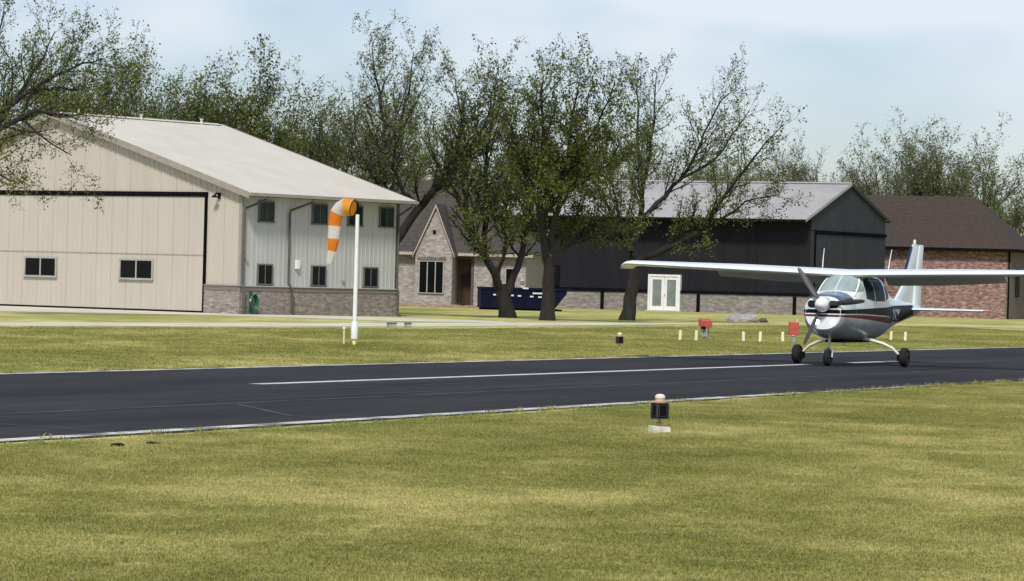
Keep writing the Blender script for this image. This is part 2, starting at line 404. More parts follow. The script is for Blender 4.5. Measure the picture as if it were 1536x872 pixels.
# asphalt with a slightly ragged edge, thick enough to stand as a sheet above the lawn
ts = [i*0.6 for i in range(-60, 500)]
near = [rw(t, rng.uniform(-0.07, 0.05), 0.004) for t in ts]
far = [rw(t, RWW + rng.uniform(-0.05, 0.09), 0.004) for t in ts]
mb = MB(); mb.v = near + far; n_ = len(near)
mb.f = [(i, i+1, n_+i+1, n_+i) for i in range(n_-1)]
o = mb.build('runway', M['asphalt'])
if o.data.polygons[0].normal.z < 0: o.data.flip_normals()
tag(o, kind='structure')
def stripe(name, t0, t1, s0, s1, m, z=0.008):
    o = MB().poly([rw(t0, s0, z), rw(t1, s0, z), rw(t1, s1, z), rw(t0, s1, z)]).build(name, m, None)
    if o.data.polygons[0].normal.z < 0: o.data.flip_normals()
    return tag(o, kind='structure')
stripe('edge_line', -30, 14.0, 0.14, 0.42, M['line'])
stripe('edge_line', 14.6, 22, 0.16, 0.30, M['line'])
stripe('edge_line', 25, 90, 0.16, 0.24, M['seam'])
stripe('edge_line', -30, 160, RWW-0.42, RWW-0.14, M['line'])
c0 = ((Vector((-4.01, 59.47, 0))-RB).dot(U), (Vector((-4.01, 59.47, 0))-RB).dot(N))
stripe('centre_line', c0[0], c0[0]+29.4, c0[1]-0.13, c0[1]+0.15, M['line_c'])
stripe('centre_line', c0[0]+32.9, c0[0]+36.8, c0[1]-0.13, c0[1]+0.15, M['line_c'])
stripe('centre_line', c0[0]+95.0, c0[0]+124, c0[1]-0.13, c0[1]+0.15, M['line_c'])
s0 = (Vector((-6.04, 44.53, 0))-RB).dot(N)
stripe('paving_seam', -30, 40, s0-0.04, s0+0.03, M['seam'])
def crack(pts, w=0.03):
    mb = MB()
    for (a, b) in zip(pts[:-1], pts[1:]):
        a = Vector((*a, 0.008)); b = Vector((*b, 0.008)); d = (b-a).normalized(); q = Vector((-d.y, d.x, 0))*w
        mb.poly([a-q, b-q, b+q, a+q])
    o = mb.build('sealed_crack', M['seam'])
    for p in o.data.polygons:
        if p.normal.z < 0: p.flip()
    tag(o, kind='structure')
crack([(-6.4, 42.4), (-5.2, 41.2), (-4.6, 40.6), (-4.1, 40.2)])
crack([(-3.6, 49.9), (-3.1, 48.0), (-2.7, 46.4), (-2.1, 45.9)])
crack([(-2.6, 47.6), (-1.6, 46.3), (-1.2, 46.2)], 0.025)

M['tyre_mark'] = mat('rubber_mark', (0.030, 0.029, 0.029), 0.8, 0.2, 0.5, c2=(0.011, 0.011, 0.012), lo=0.4, hi=0.6)
M['patch'] = mat('asphalt_patch', (0.034, 0.033, 0.033), 0.85, 0.25, 3.0)
for (t0_, t1_, s_) in ((-2, 16, 4.15), (5, 22, 5.6), (20, 44, 6.9), (24, 47, 9.3)):
    stripe('tyre_mark', t0_, t1_, s_, s_+.16, M['tyre_mark'], z=.0068)
rng = random.Random(21)
for (t_, sA, sB) in ((-8, .5, 11.9), (6.5, .6, 7.2), (19, 2.0, 11.8), (33, .5, 9.0), (48, 1.0, 11.8)):
    pts_ = []; k_ = 14
    for i in range(k_+1):
        p_ = rw(t_+rng.uniform(-.25, .25)+i*.06, sA+(sB-sA)*i/k_); pts_.append((p_[0], p_[1]))
    crack(pts_, .018)
# concrete taxiway parallel to the runway, and the hangar apron that joins it
tx = [((-45, 45), (-43, 36)), ((-16.34, 119.8), (-15.39, 112.9)), ((-10.9, 131.8), (-10.15, 122.5)), ((-4.4, 147.0), (-4.0, 136.0)),
      ((0.97, 162.0), (0.87, 150.0)), ((5.98, 172.5), (5.54, 163.5)), ((9.0, 177.0), (8.6, 172.5)), ((13, 185), (12.9, 182)),
      ((22.2, 200), (22.2, 197.5)), ((27, 203), (27, 199.5)), ((60, 268), (61, 264))]
mb = MB()
for (a, b) in zip(tx[:-1], tx[1:]):
    mb.poly([(*a[1], .006), (*b[1], .006), (*b[0], .006), (*a[0], .006)])
o = mb.build('taxiway', M['concrete'])
for p in o.data.polygons:
    if p.normal.z < 0: p.flip()
tag(o, kind='structure')
sheet('apron', [(-48, 146), (-20, 150.0), (-13.2, 156.5), (-8.5, 154.5), (-4.6, 152.5), (0.2, 157.5), (-0.5, 163), (-5.0, 167), (-9.5, 165.6), (-11.7, 163.4), (-30, 177.3), (-48, 191)], 0.010, M['concrete'])

# ------------------------------------------------------------------ siding / window builders
def siding(name_, mat_, parent, horiz, a0, a1, z0, ztop, off, sign, pitch=0.914, ribs=3, rib=0.03):
    """separate ribbed panels on a wall; horiz 'x' or 'y'; off = plane, sign = outward direction"""
    n = max(1, round((a1-a0)/pitch)); w = (a1-a0)/n
    for i in range(n):
        s0 = a0+i*w+0.004; s1 = a0+(i+1)*w-0.004
        prof = [(s0, 0.0)]
        for k in range(ribs):
            c = s0+(k+0.5)*(s1-s0)/ribs
            prof += [(c-0.04, 0.0), (c-0.02, rib), (c+0.02, rib), (c+0.04, 0.0)]
        prof.append((s1, 0.0))
        mb = MB()
        for q in range(len(prof)-1):
            (p0, d0), (p1, d1) = prof[q], prof[q+1]
            pts = [(p0, d0, z0), (p1, d1, z0), (p1, d1, ztop(p1)), (p0, d0, ztop(p0))]
            pts = [((p, off+sign*d, z) if horiz == 'x' else (off+sign*d, p, z)) for (p, d, z) in pts]
            b = len(mb.v); mb.v += pts; mb.f.append((b, b+1, b+2, b+3))
        o = mb.build(name_, mat_, parent)
def window(parent, horiz, a0, a1, z0, z1, off, sign, fm, pm, panes=2, vertical=True, name='window', mull=0.04, fw=0.06, depth=0.07):
    """frame proud of the wall, panes set back inside it"""
    w = empty(name, (0, 0, 0)); w.parent = parent
    def bx(nm, m, p0, p1, q0, q1, d0, d1):
        lo, hi = sorted((off+sign*d0, off+sign*d1))
        if horiz == 'x': return box(nm, m, w, p0, p1, lo, hi, q0, q1)
        return box(nm, m, w, lo, hi, p0, p1, q0, q1)
    bx('frame', fm, a0, a0+fw, z0+fw, z1-fw, 0.0, depth); bx('frame', fm, a1-fw, a1, z0+fw, z1-fw, 0.0, depth)
    bx('frame', fm, a0, a1, z1-fw, z1, 0.0, depth); bx('sill', fm, a0-0.03, a1+0.03, z0, z0+fw, 0.0, depth+0.03)
    ia0, ia1 = a0+fw, a1-fw
    pw = (ia1-ia0-mull*(panes-1))/panes
    for i in range(panes):
        p0 = ia0+i*(pw+mull)
        bx('pane', pm, p0, p0+pw, z0+fw, z1-fw, 0.034, 0.042)
        if i < panes-1: bx('mullion', fm, p0+pw, p0+pw+mull, z0+fw, z1-fw, 0.034, depth-0.008)
    return w

# ------------------------------------------------------------------ beige hangar
H1 = empty('hangar', (-11.88, 163.6, 0), -0.647)
tag(H1, 'beige steel hangar with wide door and brick base', 'hangar')
W1, L1, E1, P1 = 22.71, 10.86, 5.42, 8.80
S1 = (P1-E1)/(W1/2)
def rake1(x): return E1 + S1*(W1/2-abs(x+W1/2)) - 0.02
DX0, DX1, DZ = -20.7, -2.0, 5.28
# structural core walls (behind the cladding)
mb = MB(); t_ = 0.05
mb.prism([(-W1+t_, t_, 0), (-t_, t_, 0), (-t_, t_, E1-.06), (-W1/2, t_, P1-.06), (-W1+t_, t_, E1-.06)], [(-W1+t_, L1-t_, 0), (-t_, L1-t_, 0), (-t_, L1-t_, E1-.06), (-W1/2, L1-t_, P1-.06), (-W1+t_, L1-t_, E1-.06)])
mb.build('wall', M['trim_dark'], H1)
siding('siding_panel', M['beige'], H1, 'x', DX0, DX1, DZ+0.05, rake1, 0.0, -1)
siding('siding_panel', M['beige'], H1, 'x', DX1, 0.0, 1.27, rake1, 0.0, -1)
siding('siding_panel', M['beige'], H1, 'x', -W1, DX0, 1.27, rake1, 0.0, -1)
siding('siding_panel', M['grey_side'], H1, 'y', 0.0, L1, 1.25, lambda y: E1-0.03, 0.0, 1, rib=.012)
siding('siding_panel', M['grey_side'], H1, 'y', 0.0, L1, 1.25, lambda y: E1-0.03, -W1, -1)
siding('siding_panel', M['beige'], H1, 'x', -W1, 0.0, 0.1, rake1, L1, 1)
for (nm, a) in (('brick_base', (DX1-.02, 0.06, -0.09, 0.04)), ('brick_base', (-W1-.06, DX0+.02, -0.09, 0.04))):
    box(nm, M['brick_hangar'], H1, a[0], a[1], a[2], a[3], 0, 1.2)
box('brick_base', M['brick_hangar'], H1, -0.04, 0.09, 0.042, L1+0.05, 0, 1.2)
# soldier course: bricks on end, one by one along the top of the base
sb = MB().quadbox(-0.05, 0.05, -0.037, 0.037, 0, 0.19).build('brick', M['brick_hangar'], H1)
rng = random.Random(9)
def soldier(x, y, rz, first):
    o = sb if first else sb.copy()
    if not first: col.objects.link(o)
    o.parent = H1; o.location = (x, y, 1.03+rng.uniform(-.004, .004)); o.rotation_euler = (0, 0, rz)
k = 0
for i in range(124):
    soldier(0.062, 0.12+i*0.087, 0, k == 0); k += 1
for i in range(22):
    soldier(-1.94+i*0.087, -0.066, math.pi/2, False)
box('ledge', M['trim_tan'], H1, DX1-.02, 0.13, -0.15, 0.0, 1.225, 1.262)
box('ledge', M['grey_side'], H1, 0.0, 0.15, 0.002, L1+0.05, 1.225, 1.262)
# door in two leaves with black seals
door = empty('hangar_door', (0, 0, 0)); door.parent = H1
siding('door_panel', M['beige'], door, 'x', DX0+.12, DX1-.14, 2.56, lambda x: DZ-0.17, -0.05, -1, pitch=0.914, rib=0.009)
siding('door_panel', M['beige'], door, 'x', DX0+.12, DX1-.14, 0.09, lambda x: 2.51, -0.05, -1, pitch=0.914, rib=0.009)
box('seam_strip', M['trim_tan'], door, DX0+.12, DX1-.14, -0.062, -0.02, 2.505, 2.565)
box('header_seal', M['black'], H1, DX0, DX1+.02, -0.10, -0.005, DZ-0.16, DZ+0.03)
box('side_seal', M['black'], H1, DX1-.12, DX1-.021, -0.09, -0.005, 0.0, DZ-0.162)
box('side_seal', M['black'], H1, DX0+.021, DX0+.11, -0.09, -0.005, 0.0, DZ-0.162)
box('threshold_seal', M['black'], H1, DX0+.115, DX1-.125, -0.07, -0.005, 0.02, 0.085)
for xc in (-18.6, -16.0, -12.0, -6.08):
    if xc == -16.0: continue
    window(H1, 'x', xc-1.02, xc+1.02, 1.38, 2.32, -0.065, -1, M['frame_light'], M['pane'], 2, mull=0.07, fw=0.08)
for (a, b) in ((1.05, 2.1), (4.68, 5.76), (7.2, 8.25), (9.45, 10.5)):
    window(H1, 'y', a, b, 4.05, 5.0, 0.02, 1, M['win_frame'], M['pane_green'], 2, mull=0.03)
for (a, b) in ((1.07, 2.09), (4.74, 5.75), (8.41, 9.45)):
    window(H1, 'y', a, b, 1.30, 2.23, 0.02, 1, M['win_frame'], M['pane'], 2)
# roof: two slopes with shallow ribs
def roof_slope(name, m, parent, xr, zr, xe, ze, y0, y1, th=0.09, step=0.46, rib=0.022, along='y'):
    n = int((y1-y0)/step); st = (y1-y0)/n; mb = MB()
    prof = [(y0, 0.0)]
    for i in range(n):
        c = y0+(i+.5)*st; prof += [(c-.035, 0), (c-.02, rib), (c+.02, rib), (c+.035, 0)]
    prof.append((y1, 0))
    f = (lambda a, b, z: (a, b, z)) if along == 'y' else (lambda a, b, z: (b, a, z))
    for q in range(len(prof)-1):
        (p0, d0), (p1, d1) = prof[q], prof[q+1]
        b = len(mb.v); mb.v += [f(xr, p0, zr+d0), f(xr, p1, zr+d1), f(xe, p1, ze+d1), f(xe, p0, ze+d0)]; mb.f.append((b, b+1, b+2, b+3))
    b = len(mb.v)
    mb.v += [f(xr, y0, zr-th), f(xr, y1, zr-th), f(xe, y1, ze-th), f(xe, y0, ze-th), f(xr, y0, zr), f(xr, y1, zr), f(xe, y1, ze), f(xe, y0, ze)]
    mb.f += [(b, b+1, b+2, b+3), (b, b+4, b+7, b+3), (b+1, b+5, b+6, b+2), (b+3, b+2, b+6, b+7)]
    return mb.build(name, m, parent)
OV = 0.69; rb, re_ = -0.32, L1+0.5
roof_slope('roof', M['roof_pale'], H1, -W1/2, P1+.09, OV, E1-S1*OV+.09, rb, re_, rib=.006)
roof_slope('roof', M['roof_pale'], H1, -W1/2, P1+.09, -W1-OV, E1-S1*OV+.09, rb, re_)
mb = MB()
for sx in (1, -1):
    xe = OV if sx == 1 else -W1-OV
    mb.poly([(-W1/2+sx*.02, rb+.3, P1+.13), (-W1/2+sx*.02, re_-.3, P1+.13), (-W1/2+sx*.3, re_-.3, P1+.13-.28*S1), (-W1/2+sx*.3, rb+.3, P1+.13-.28*S1)])
mb.build('ridge_cap', M['roof_pale'], H1)
for sx, xe in ((1, OV), (-1, -W1-OV)):
    for yy in (rb, re_):
        d = -0.03 if yy == rb else 0.03
        x0_ = -W1/2
        MB().prism([(x0_, yy+d, P1-.16), (xe, yy+d, E1-S1*OV-.16), (xe, yy+d, E1-S1*OV+.12), (x0_, yy+d, P1+.12)],
                   [(x0_, yy, P1-.16), (xe, yy, E1-S1*OV-.16), (xe, yy, E1-S1*OV+.12), (x0_, yy, P1+.12)]).build('rake_trim', M['trim_tan'], H1)
    s = 1 if sx == 1 else -1
    lo, hi = sorted((xe, xe+s*0.11))
    box('gutter', M['trim_tan'], H1, lo, hi, rb-.03, re_+.03, E1-S1*OV-.04, E1-S1*OV+.10)
    lo, hi = sorted((xe-s*.02, (0.06 if sx == 1 else -W1-.06)))
    box('soffit', M['trim_dark'], H1, lo, hi, rb+.05, re_-.05, E1-S1*OV-.05, E1-S1*OV-.02)
gx = OV+0.05; gz = E1-S1*OV-.03
def downspout(parent, pts, r=0.055, m='trim_dark'):
    return MB().tube(pts, r, 8).build('downspout', M[m], parent, smooth=True)
downspout(H1, [(gx, 0.9, gz), (gx, 0.85, gz-.12), (0.12, 0.12, gz-.55), (0.12, 0.06, gz-.8), (0.12, 0.06, 1.32), (0.20, 0.06, 1.1), (0.20, 0.06, 0.12), (0.34, 0.06, 0.05)])
downspout(H1, [(gx, 4.1, gz), (gx, 4.05, gz-.12), (0.12, 3.15, gz-.55), (0.12, 3.1, gz-.75), (0.12, 3.1, 1.42), (0.20, 3.3, 1.1), (0.20, 3.3, 0.12), (0.34, 3.3, 0.05)])
downspout(H1, [(gx, L1+.2, gz), (gx, L1+.15, gz-.12), (0.12, L1-.06, gz-.55), (0.12, L1-.08, gz-.8), (0.12, L1-.08, 1.32), (0.20, L1-.08, 1.1), (0.20, L1-.08, 0.12), (0.34, L1-.08, 0.05)])
box('corner_trim', M['trim_tan'], H1, -0.10, 0.045, -0.05, 0.09, 1.265, E1-.12)
box('corner_trim', M['trim_dark'], H1, -0.05, 0.045, L1-.12, L1+.06, 1.265, E1-.12)
mb = MB(); mb.quadbox(-1.36, -1.24, -0.09, -0.03, 5.02, 5.3); mb.tube([(-1.3, -.08, 5.2), (-1.3, -.22, 5.28), (-1.3, -.34, 5.2)], 0.035, 8); mb.lathe([(0.05, 5.2), (0.15, 5.1), (0.13, 5.08), (.02, 5.1)], (-1.3, -.36, 0), n=12)
mb.build('wall_lamp', M['mk_black'], H1, smooth=True)
box('utility_box', M['white'], H1, 0.035, 0.14, 3.6, 3.85, 2.05, 2.45, 0.01)
box('utility_box', M['frame_light'], H1, 0.035, 0.10, 0.28, 0.4, 2.3, 2.45, 0.01)
box('outlet_cover', M['grey'], H1, 0.035, 0.09, 6.9, 7.1, 1.5, 1.6, 0.01)
for yv in (1.2, 5.4, 9.6):
    MB().lathe([(0.06, P1), (0.06, P1+.32), (.09, P1+.33), (.09, P1+.38)], (-W1/2+.25, yv, -.1), n=12).build('vent_pipe', M['roof_pale'], H1)

# green hose reel standing at the corner
hr = empty('hose_reel', (-11.88+0.42*math.cos(.647)+.55*math.sin(.647), 163.6-.42*math.sin(.647)+.55*math.cos(.647), 0.0), -0.647)
tag(hr, 'coiled green garden hose hung on a reel by the hangar corner', 'hose')
mb = MB(); mb.quadbox(-.30, -.20, -.05, .05, 0.0, 1.05); mb.build('post', M['green'], hr)
mb = MB(); mb.quadbox(-.199, -.02, -.02, .02, .78, .84); mb.build('hanger', M['mk_black'], hr)
mb = MB()
for q in range(5):
    a = .30+.015*q
    mb.tube([(-.16+.035*q, .17*math.cos(t)*(1+.1*q), .52+a*math.sin(t)) for t in [2*math.pi*k/20 for k in range(21)]], .024, 6)
mb.build('hose', M['green'], hr, smooth=True)
MB().lathe([(0.02, 0), (.06, .02), (.06, .05), (.02, .06)], (-.1, -.22, .62), axis='x', n=10).build('tap', M['white'], hr)

# ------------------------------------------------------------------ charcoal hangar
H2 = empty('hangar', (19.84, 250.1, 0), -0.5116)
tag(H2, 'charcoal steel hangar with grey metal roof and white double doors', 'hangar')
W2, L2, E2, P2 = 12.34, 23.0, 6.74, 8.98
S2 = (P2-E2)/(W2/2)
def rake2(y): return E2+S2*(W2/2-abs(y-W2/2))-.03
mb = MB()
mb.prism([(-.05, .05, 0), (-.05, W2-.05, 0), (-.05, W2-.05, E2-.08), (-.05, W2/2, P2-.08), (-.05, .05, E2-.08)], [(-L2, .05, 0), (-L2, W2-.05, 0), (-L2, W2-.05, E2-.08), (-L2, W2/2, P2-.08), (-L2, .05, E2-.08)])
mb.build('wall', M['charcoal'], H2)
FD0, FD1 = -12.0, -9.55
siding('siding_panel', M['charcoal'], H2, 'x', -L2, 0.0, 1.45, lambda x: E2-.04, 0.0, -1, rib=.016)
siding('siding_panel', M['charcoal_lit'], H2, 'y', 0.0, W2, 5.72, rake2, 0.0, 1, rib=.016)
siding('siding_panel', M['charcoal_lit'], H2, 'y', 0.0, 0.6, 0.05, lambda y: 5.66, 0.0, 1)
siding('siding_panel', M['charcoal'], H2, 'x', -L2, 0.0, 0.05, lambda x: E2-.04, W2, 1)
d2 = empty('hangar_door', (0, 0, 0)); d2.parent = H2
siding('door_panel', M['charcoal_lit'], d2, 'y', 0.66, W2-.1, 0.06, lambda y: 5.45, 0.07, 1, rib=0.015)
box('header_seal', M['black'], H2, 0.0, 0.14, 0.6, W2-.05, 5.50, 5.70)
box('side_seal', M['black'], H2, 0.0, 0.12, 0.56, 0.65, 0.0, 5.49)
box('stone_base', M['stone'], H2, -L2, FD0-.02, -.13, 0.04, 0, 1.22)
box('stone_base', M['stone'], H2, FD1+.02, 0.04, -.13, 0.04, 0, 1.26)
box('ledge', M['black'], H2, -L2, FD0-.02, -.20, 0.0, 1.225, 1.42)
box('ledge', M['black'], H2, FD1+.02, 0.04, -.20, 0.0, 1.265, 1.445)
for xp in (-15.53, -8.16, -0.98):
    box('downspout', M['black'], H2, xp-.11, xp+.11, -.24, -.132, 0.02, 1.222)
# white double doors
fd = empty('double_door', (0, 0, 0)); fd.parent = H2
box('frame', M['white'], fd, FD0, FD0+.12, -.22, 0.02, 0.05, 2.36); box('frame', M['white'], fd, FD1-.12, FD1, -.22, 0.02, 0.05, 2.36)
box('frame', M['white'], fd, FD0, FD1, -.22, 0.02, 2.362, 2.5); box('threshold', M['concrete'], fd, FD0-.1, FD1+.1, -.4, 0.02, 0.0, 0.045)
for (a, b) in ((FD0+.13, (FD0+FD1)/2-.01), ((FD0+FD1)/2+.01, FD1-.13)):
    box('door_leaf', M['white'], fd, a, b, -.14, -.08, 0.06, 2.35)
    for (p0, p1, q0, q1) in ((a, a+.2, .06, 2.35), (b-.2, b, .06, 2.35), (a+.2, b-.2, .06, .34), (a+.2, b-.2, 2.15, 2.35)):
        box('door_rail', M['white'], fd, p0+.002, p1-.002, -.175, -.142, q0, q1)
    box('pane', M['pane_frost'], fd, a+.205, b-.205, -.152, -.143, 0.345, 2.145)
box('door_handle', M['grey'], fd, (FD0+FD1)/2+.05, (FD0+FD1)/2+.09, -.22, -.176, 1.0, 1.16, 0.008)
window(H2, 'x', -19.7, -19.0, 1.5, 2.95, -.02, -1, M['black'], M['pane'], 1)
OVf, OVb = 1.2, 0.35
roof_slope('roof', M['roof_grey'], H2, W2/2, P2+.08, -OVf, E2-S2*OVf+.08, -L2-.3, 0.12, along='x', step=0.6)
roof_slope('roof', M['roof_grey'], H2, W2/2, P2+.08, W2+OVb, E2-S2*OVb+.08, -L2-.3, 0.12, along='x', step=0.6)
mb = MB()
for sx in (1, -1):
    mb.poly([(-L2-.3, W2/2+sx*.02, P2+.14), (0.13, W2/2+sx*.02, P2+.14), (0.13, W2/2+sx*.3, P2+.14-.28*S2), (-L2-.3, W2/2+sx*.3, P2+.14-.28*S2)])
mb.build('ridge_cap', M['roof_grey'], H2)
for (ye, ov) in ((-OVf, OVf), (W2+OVb, OVb)):
    MB().prism([(.13, W2/2, P2-.1), (.13, ye, E2-S2*ov-.1), (.13, ye, E2-S2*ov+.11), (.13, W2/2, P2+.11)],
               [(.17, W2/2, P2-.1), (.17, ye, E2-S2*ov-.1), (.17, ye, E2-S2*ov+.11), (.17, W2/2, P2+.11)]).build('rake_trim', M['charcoal_lit'] if ye > 0 else M['roof_grey'], H2)
    lo, hi = (ye-.12, ye) if ye < 0 else (ye, ye+.12)
    box('gutter', M['mk_black'], H2, -L2-.3, .17, lo, hi, E2-S2*ov-.08, E2-S2*ov+.08)
box('soffit', M['mk_black'], H2, -L2-.25, .1, -OVf+.02, -.04, E2-S2*OVf-.06, E2-S2*OVf-.02)
for xp in (-14, -9, -4):
    box('corner_trim', M['charcoal'], H2, xp-.05, xp+.05, -.05, -.001, 1.45, E2-.7)

# ------------------------------------------------------------------ brick house with brown hip roof
B3 = empty('brick_building', (35.35, 266.0, 0), -0.30)
tag(B3, 'red brown brick building with brown shingled hip roof', 'building')
W3, L3, E3, P3 = 9.0, 15.0, 5.15, 8.75
MB().prism([(-L3, 0, 0), (-.3, 0, 0), (-.3, .3, 0), (-L3, .3, 0)], [(-L3, 0, E3), (-.3, 0, E3), (-.3, .3, E3), (-L3, .3, E3)]).build('wall', M['brick_red'], B3)
MB().quadbox(-.298, 0, .01, W3, 0, E3).build('wall', M['brick_grey'], B3)
MB().quadbox(-L3, -L3+.3, .302, W3, 0, E3).quadbox(-L3+.3, -.3, W3-.3, W3, 0, E3).build('wall', M['brick_red'], B3)
box('downspout', M['black'], B3, -.16, -.04, -.1, .005, 0, E3-.05)
window(B3, 'y', 2.2, 3.6, 1.6, 3.6, 0.0, 1, M['black'], M['pane'], 2)
hw = W3/2; ov = .55; sl3 = (P3-E3)/hw; ze = E3-sl3*ov*.4
def rp3(x, y, z): return (x, y, z)
cA, cB, cC, cD = (-L3-ov, -ov, ze), (ov, -ov, ze), (ov, W3+ov, ze), (-L3-ov, W3+ov, ze)
r0, r1 = (-L3+3.5, hw, P3), (-3.5, hw, P3)
# shingle courses: each course is a thin overlapping strip on every face
def courses(parent, m, quad, n, th=0.014, name='shingle_course', kind=None):
    """quad: eave_left, eave_right, ridge_right, ridge_left"""
    a, b, c, d = [Vector(p) for p in quad]
    nrm = (b-a).cross(d-a if (d-a).length > .01 else c-a).normalized()
    if nrm.z < 0: nrm = -nrm
    for i in range(n):
        t0, t1 = i/n, min(1.0, (i+1.12)/n)
        p0, p1 = a.lerp(d, t0), b.lerp(c, t0); p2, p3 = b.lerp(c, t1), a.lerp(d, t1)
        MB().prism([p0+nrm*.002, p1+nrm*.002, p2+nrm*.002, p3+nrm*.002], [p0+nrm*th, p1+nrm*th, p2+nrm*.006, p3+nrm*.006]).build(name, m, parent)
rf = MB(); rf.v = [cA, cB, cC, cD, r0, r1]; rf.f = [(0, 1, 5, 4), (1, 2, 5), (2, 3, 4, 5), (3, 0, 4), (3, 2, 1, 0)]
rf = rf.build('roof', M['roof_brown'], B3)
courses(rf, M['roof_brown'], (cA, cB, r1, r0), 22)
courses(rf, M['roof_brown'], (cB, cC, r1, r1), 22)
for (a, b) in (((-L3-ov, -ov-.1), (ov, -ov)), ):
    box('gutter', M['black'], B3, a[0], b[0], a[1], b[1], ze-.22, ze-.004)
box('gutter', M['black'], B3, ov, ov+.1, -ov-.1, W3+ov, ze-.22, ze-.004)
box('soffit', M['black'], B3, -L3-ov+.02, ov-.02, -ov+.02, 0.0, ze-.14, ze-.10)
MB().lathe([(.12, 0), (.12, .28), (.18, .3), (.18, .4)], (-7.5, hw+.1, P3-.1), n=12).build('vent_pipe', M['mk_black'], B3)

# ------------------------------------------------------------------ pale brick house with steep gable
B4 = empty('brick_house', (-4.9, 236, 0), -0.12)
tag(B4, 'pale brick house with steep gable and dark shingled roof', 'house')
E4 = 3.5
# walls: left wing, gable front, right wing, back
box('wall', M['brick_pale'], B4, -7.5, -1.25, 1.5, 1.8, 0, E4)
gable = MB().prism([(-1.25, 0, 0), (1.1, 0, 0), (1.1, 0, 3.55), (0.0, 0, 6.35), (-1.25, 0, 3.55)], [(-1.25, .3, 0), (1.1, .3, 0), (1.1, .3, 3.55), (0.0, .3, 6.35), (-1.25, .3, 3.55)])
gable.build('gable_wall', M['brick_pale'], B4)
box('wall', M['brick_pale'], B4, -1.25, -.95, .302, 1.5, 0, E4); box('wall', M['brick_pale'], B4, .8, 1.1, .302, 3.2, 0, E4)
box('porch_wall', M['brick_grey'], B4, 1.102, 2.3, 2.9, 3.2, 0, E4)
box('wall', M['brick_pale'], B4, 2.3, 5.6, 1.5, 1.8, 0, E4); box('wall', M['brick_pale'], B4, 2.3, 2.6, 1.802, 3.2, 0, E4)
box('wall', M['brick_pale'], B4, 5.3, 5.6, 1.802, 12, 0, E4); box('wall', M['brick_pale'], B4, -7.5, -7.2, 1.802, 12, 0, E4)
box('porch_column', M['trim_dark'], B4, 2.12, 2.27, 1.52, 1.67, 0, 3.1); box('porch_beam', M['trim_dark'], B4, 1.12, 2.29, 1.5, 1.7, 3.1, E4)
box('front_door', M['door_brown'], B4, 1.3, 2.05, 2.84, 2.895, 0.02, 2.15)
box('side_door', M['door_brown'], B4, 3.5, 4.0, 1.44, 1.495, 0.2, 2.7)
window(B4, 'x', -1.0, .58, .86, 2.92, -.005, -1, M['frame_light'], M['pane'], 3, mull=.06, fw=.05)
window(B4, 'x', 4.3, 5.0, .9, 2.6, 1.495, -1, M['frame_light'], M['pane'], 1)
box('soldier_lintel', M['brick_grey'], B4, -1.12, .70, -.03, -.002, 2.95, 3.15)
box('louvre', M['mk_black'], B4, -.18, .02, -.03, -.002, 4.6, 4.85)
# steep gable roof planes and trims
for sx, xe in ((-1, -1.42), (1, 1.27)):
    ze4 = 3.2
    MB().prism([(0, -.18, 6.42), (xe, -.18, ze4), (xe, 6, ze4), (0, 6, 6.42)], [(0, -.18, 6.54), (xe+sx*.06, -.18, ze4+.04), (xe+sx*.06, 6, ze4+.04), (0, 6, 6.54)]).build('gable_roof', M['roof_dark'], B4)
    MB().prism([(0, -.2, 6.30), (xe, -.2, ze4-.1), (xe, -.2, ze4+.03), (0, -.2, 6.5)], [(0, -.16, 6.30), (xe, -.16, ze4-.1), (xe, -.16, ze4+.03), (0, -.16, 6.5)]).build('rake_trim', M['wood_trim'], B4)
hA, hB, hC, hD = (-7.9, 1.0, 3.45), (6.1, 1.0, 3.45), (6.1, 12.4, 3.45), (-7.9, 12.4, 3.45)
q0, q1 = (-3.5, 6.7, 8.2), (1.7, 6.7, 8.2)
rf = MB(); rf.v = [hA, hB, hC, hD, q0, q1]; rf.f = [(0, 1, 5, 4), (1, 2, 5), (2, 3, 4, 5), (3, 0, 4), (3, 2, 1, 0)]
rf = rf.build('roof', M['roof_dark'], B4)
courses(rf, M['roof_dark'], (hA, hB, q1, q0), 24)
courses(rf, M['roof_dark'], (hB, hC, q1, q1), 24)
box('fascia', M['wood_trim'], B4, -7.9, -1.45, .93, .995, 3.28, 3.46); box('fascia', M['wood_trim'], B4, 1.32, 6.1, .93, .995, 3.28, 3.46)
mb = MB(); mb.quadbox(-5.8, -4.9, 6.2, 7.0, 6.5, 9.0)
mb.build('chimney', M['brick_pale'], rf)

# mulch bed along the house
rng = random.Random(2)
mb = MB(); nx, ny = 40, 6
for j in range(ny+1):
    for i in range(nx+1):
        x = -8.2+i*(8.6/nx); y = 231.9+j*.55 + .1*math.sin(i*.9)
        e = min(1, min(i, nx-i)/2, min(j, ny-j)/1.0)
        mb.v.append((x, y, -.03+e*(.13+rng.uniform(0, .12))))
for j in range(ny):
    for i in range(nx):
        a = j*(nx+1)+i; mb.f.append((a, a+1, a+nx+2, a+nx+1))
o = mb.build('mulch_bed', M['mulch'], smooth=True)
for p in o.data.polygons:
    if p.normal.z < 0: p.flip()
tag(o, 'tan mulch heaped along the foot of the pale brick house', kind='stuff')

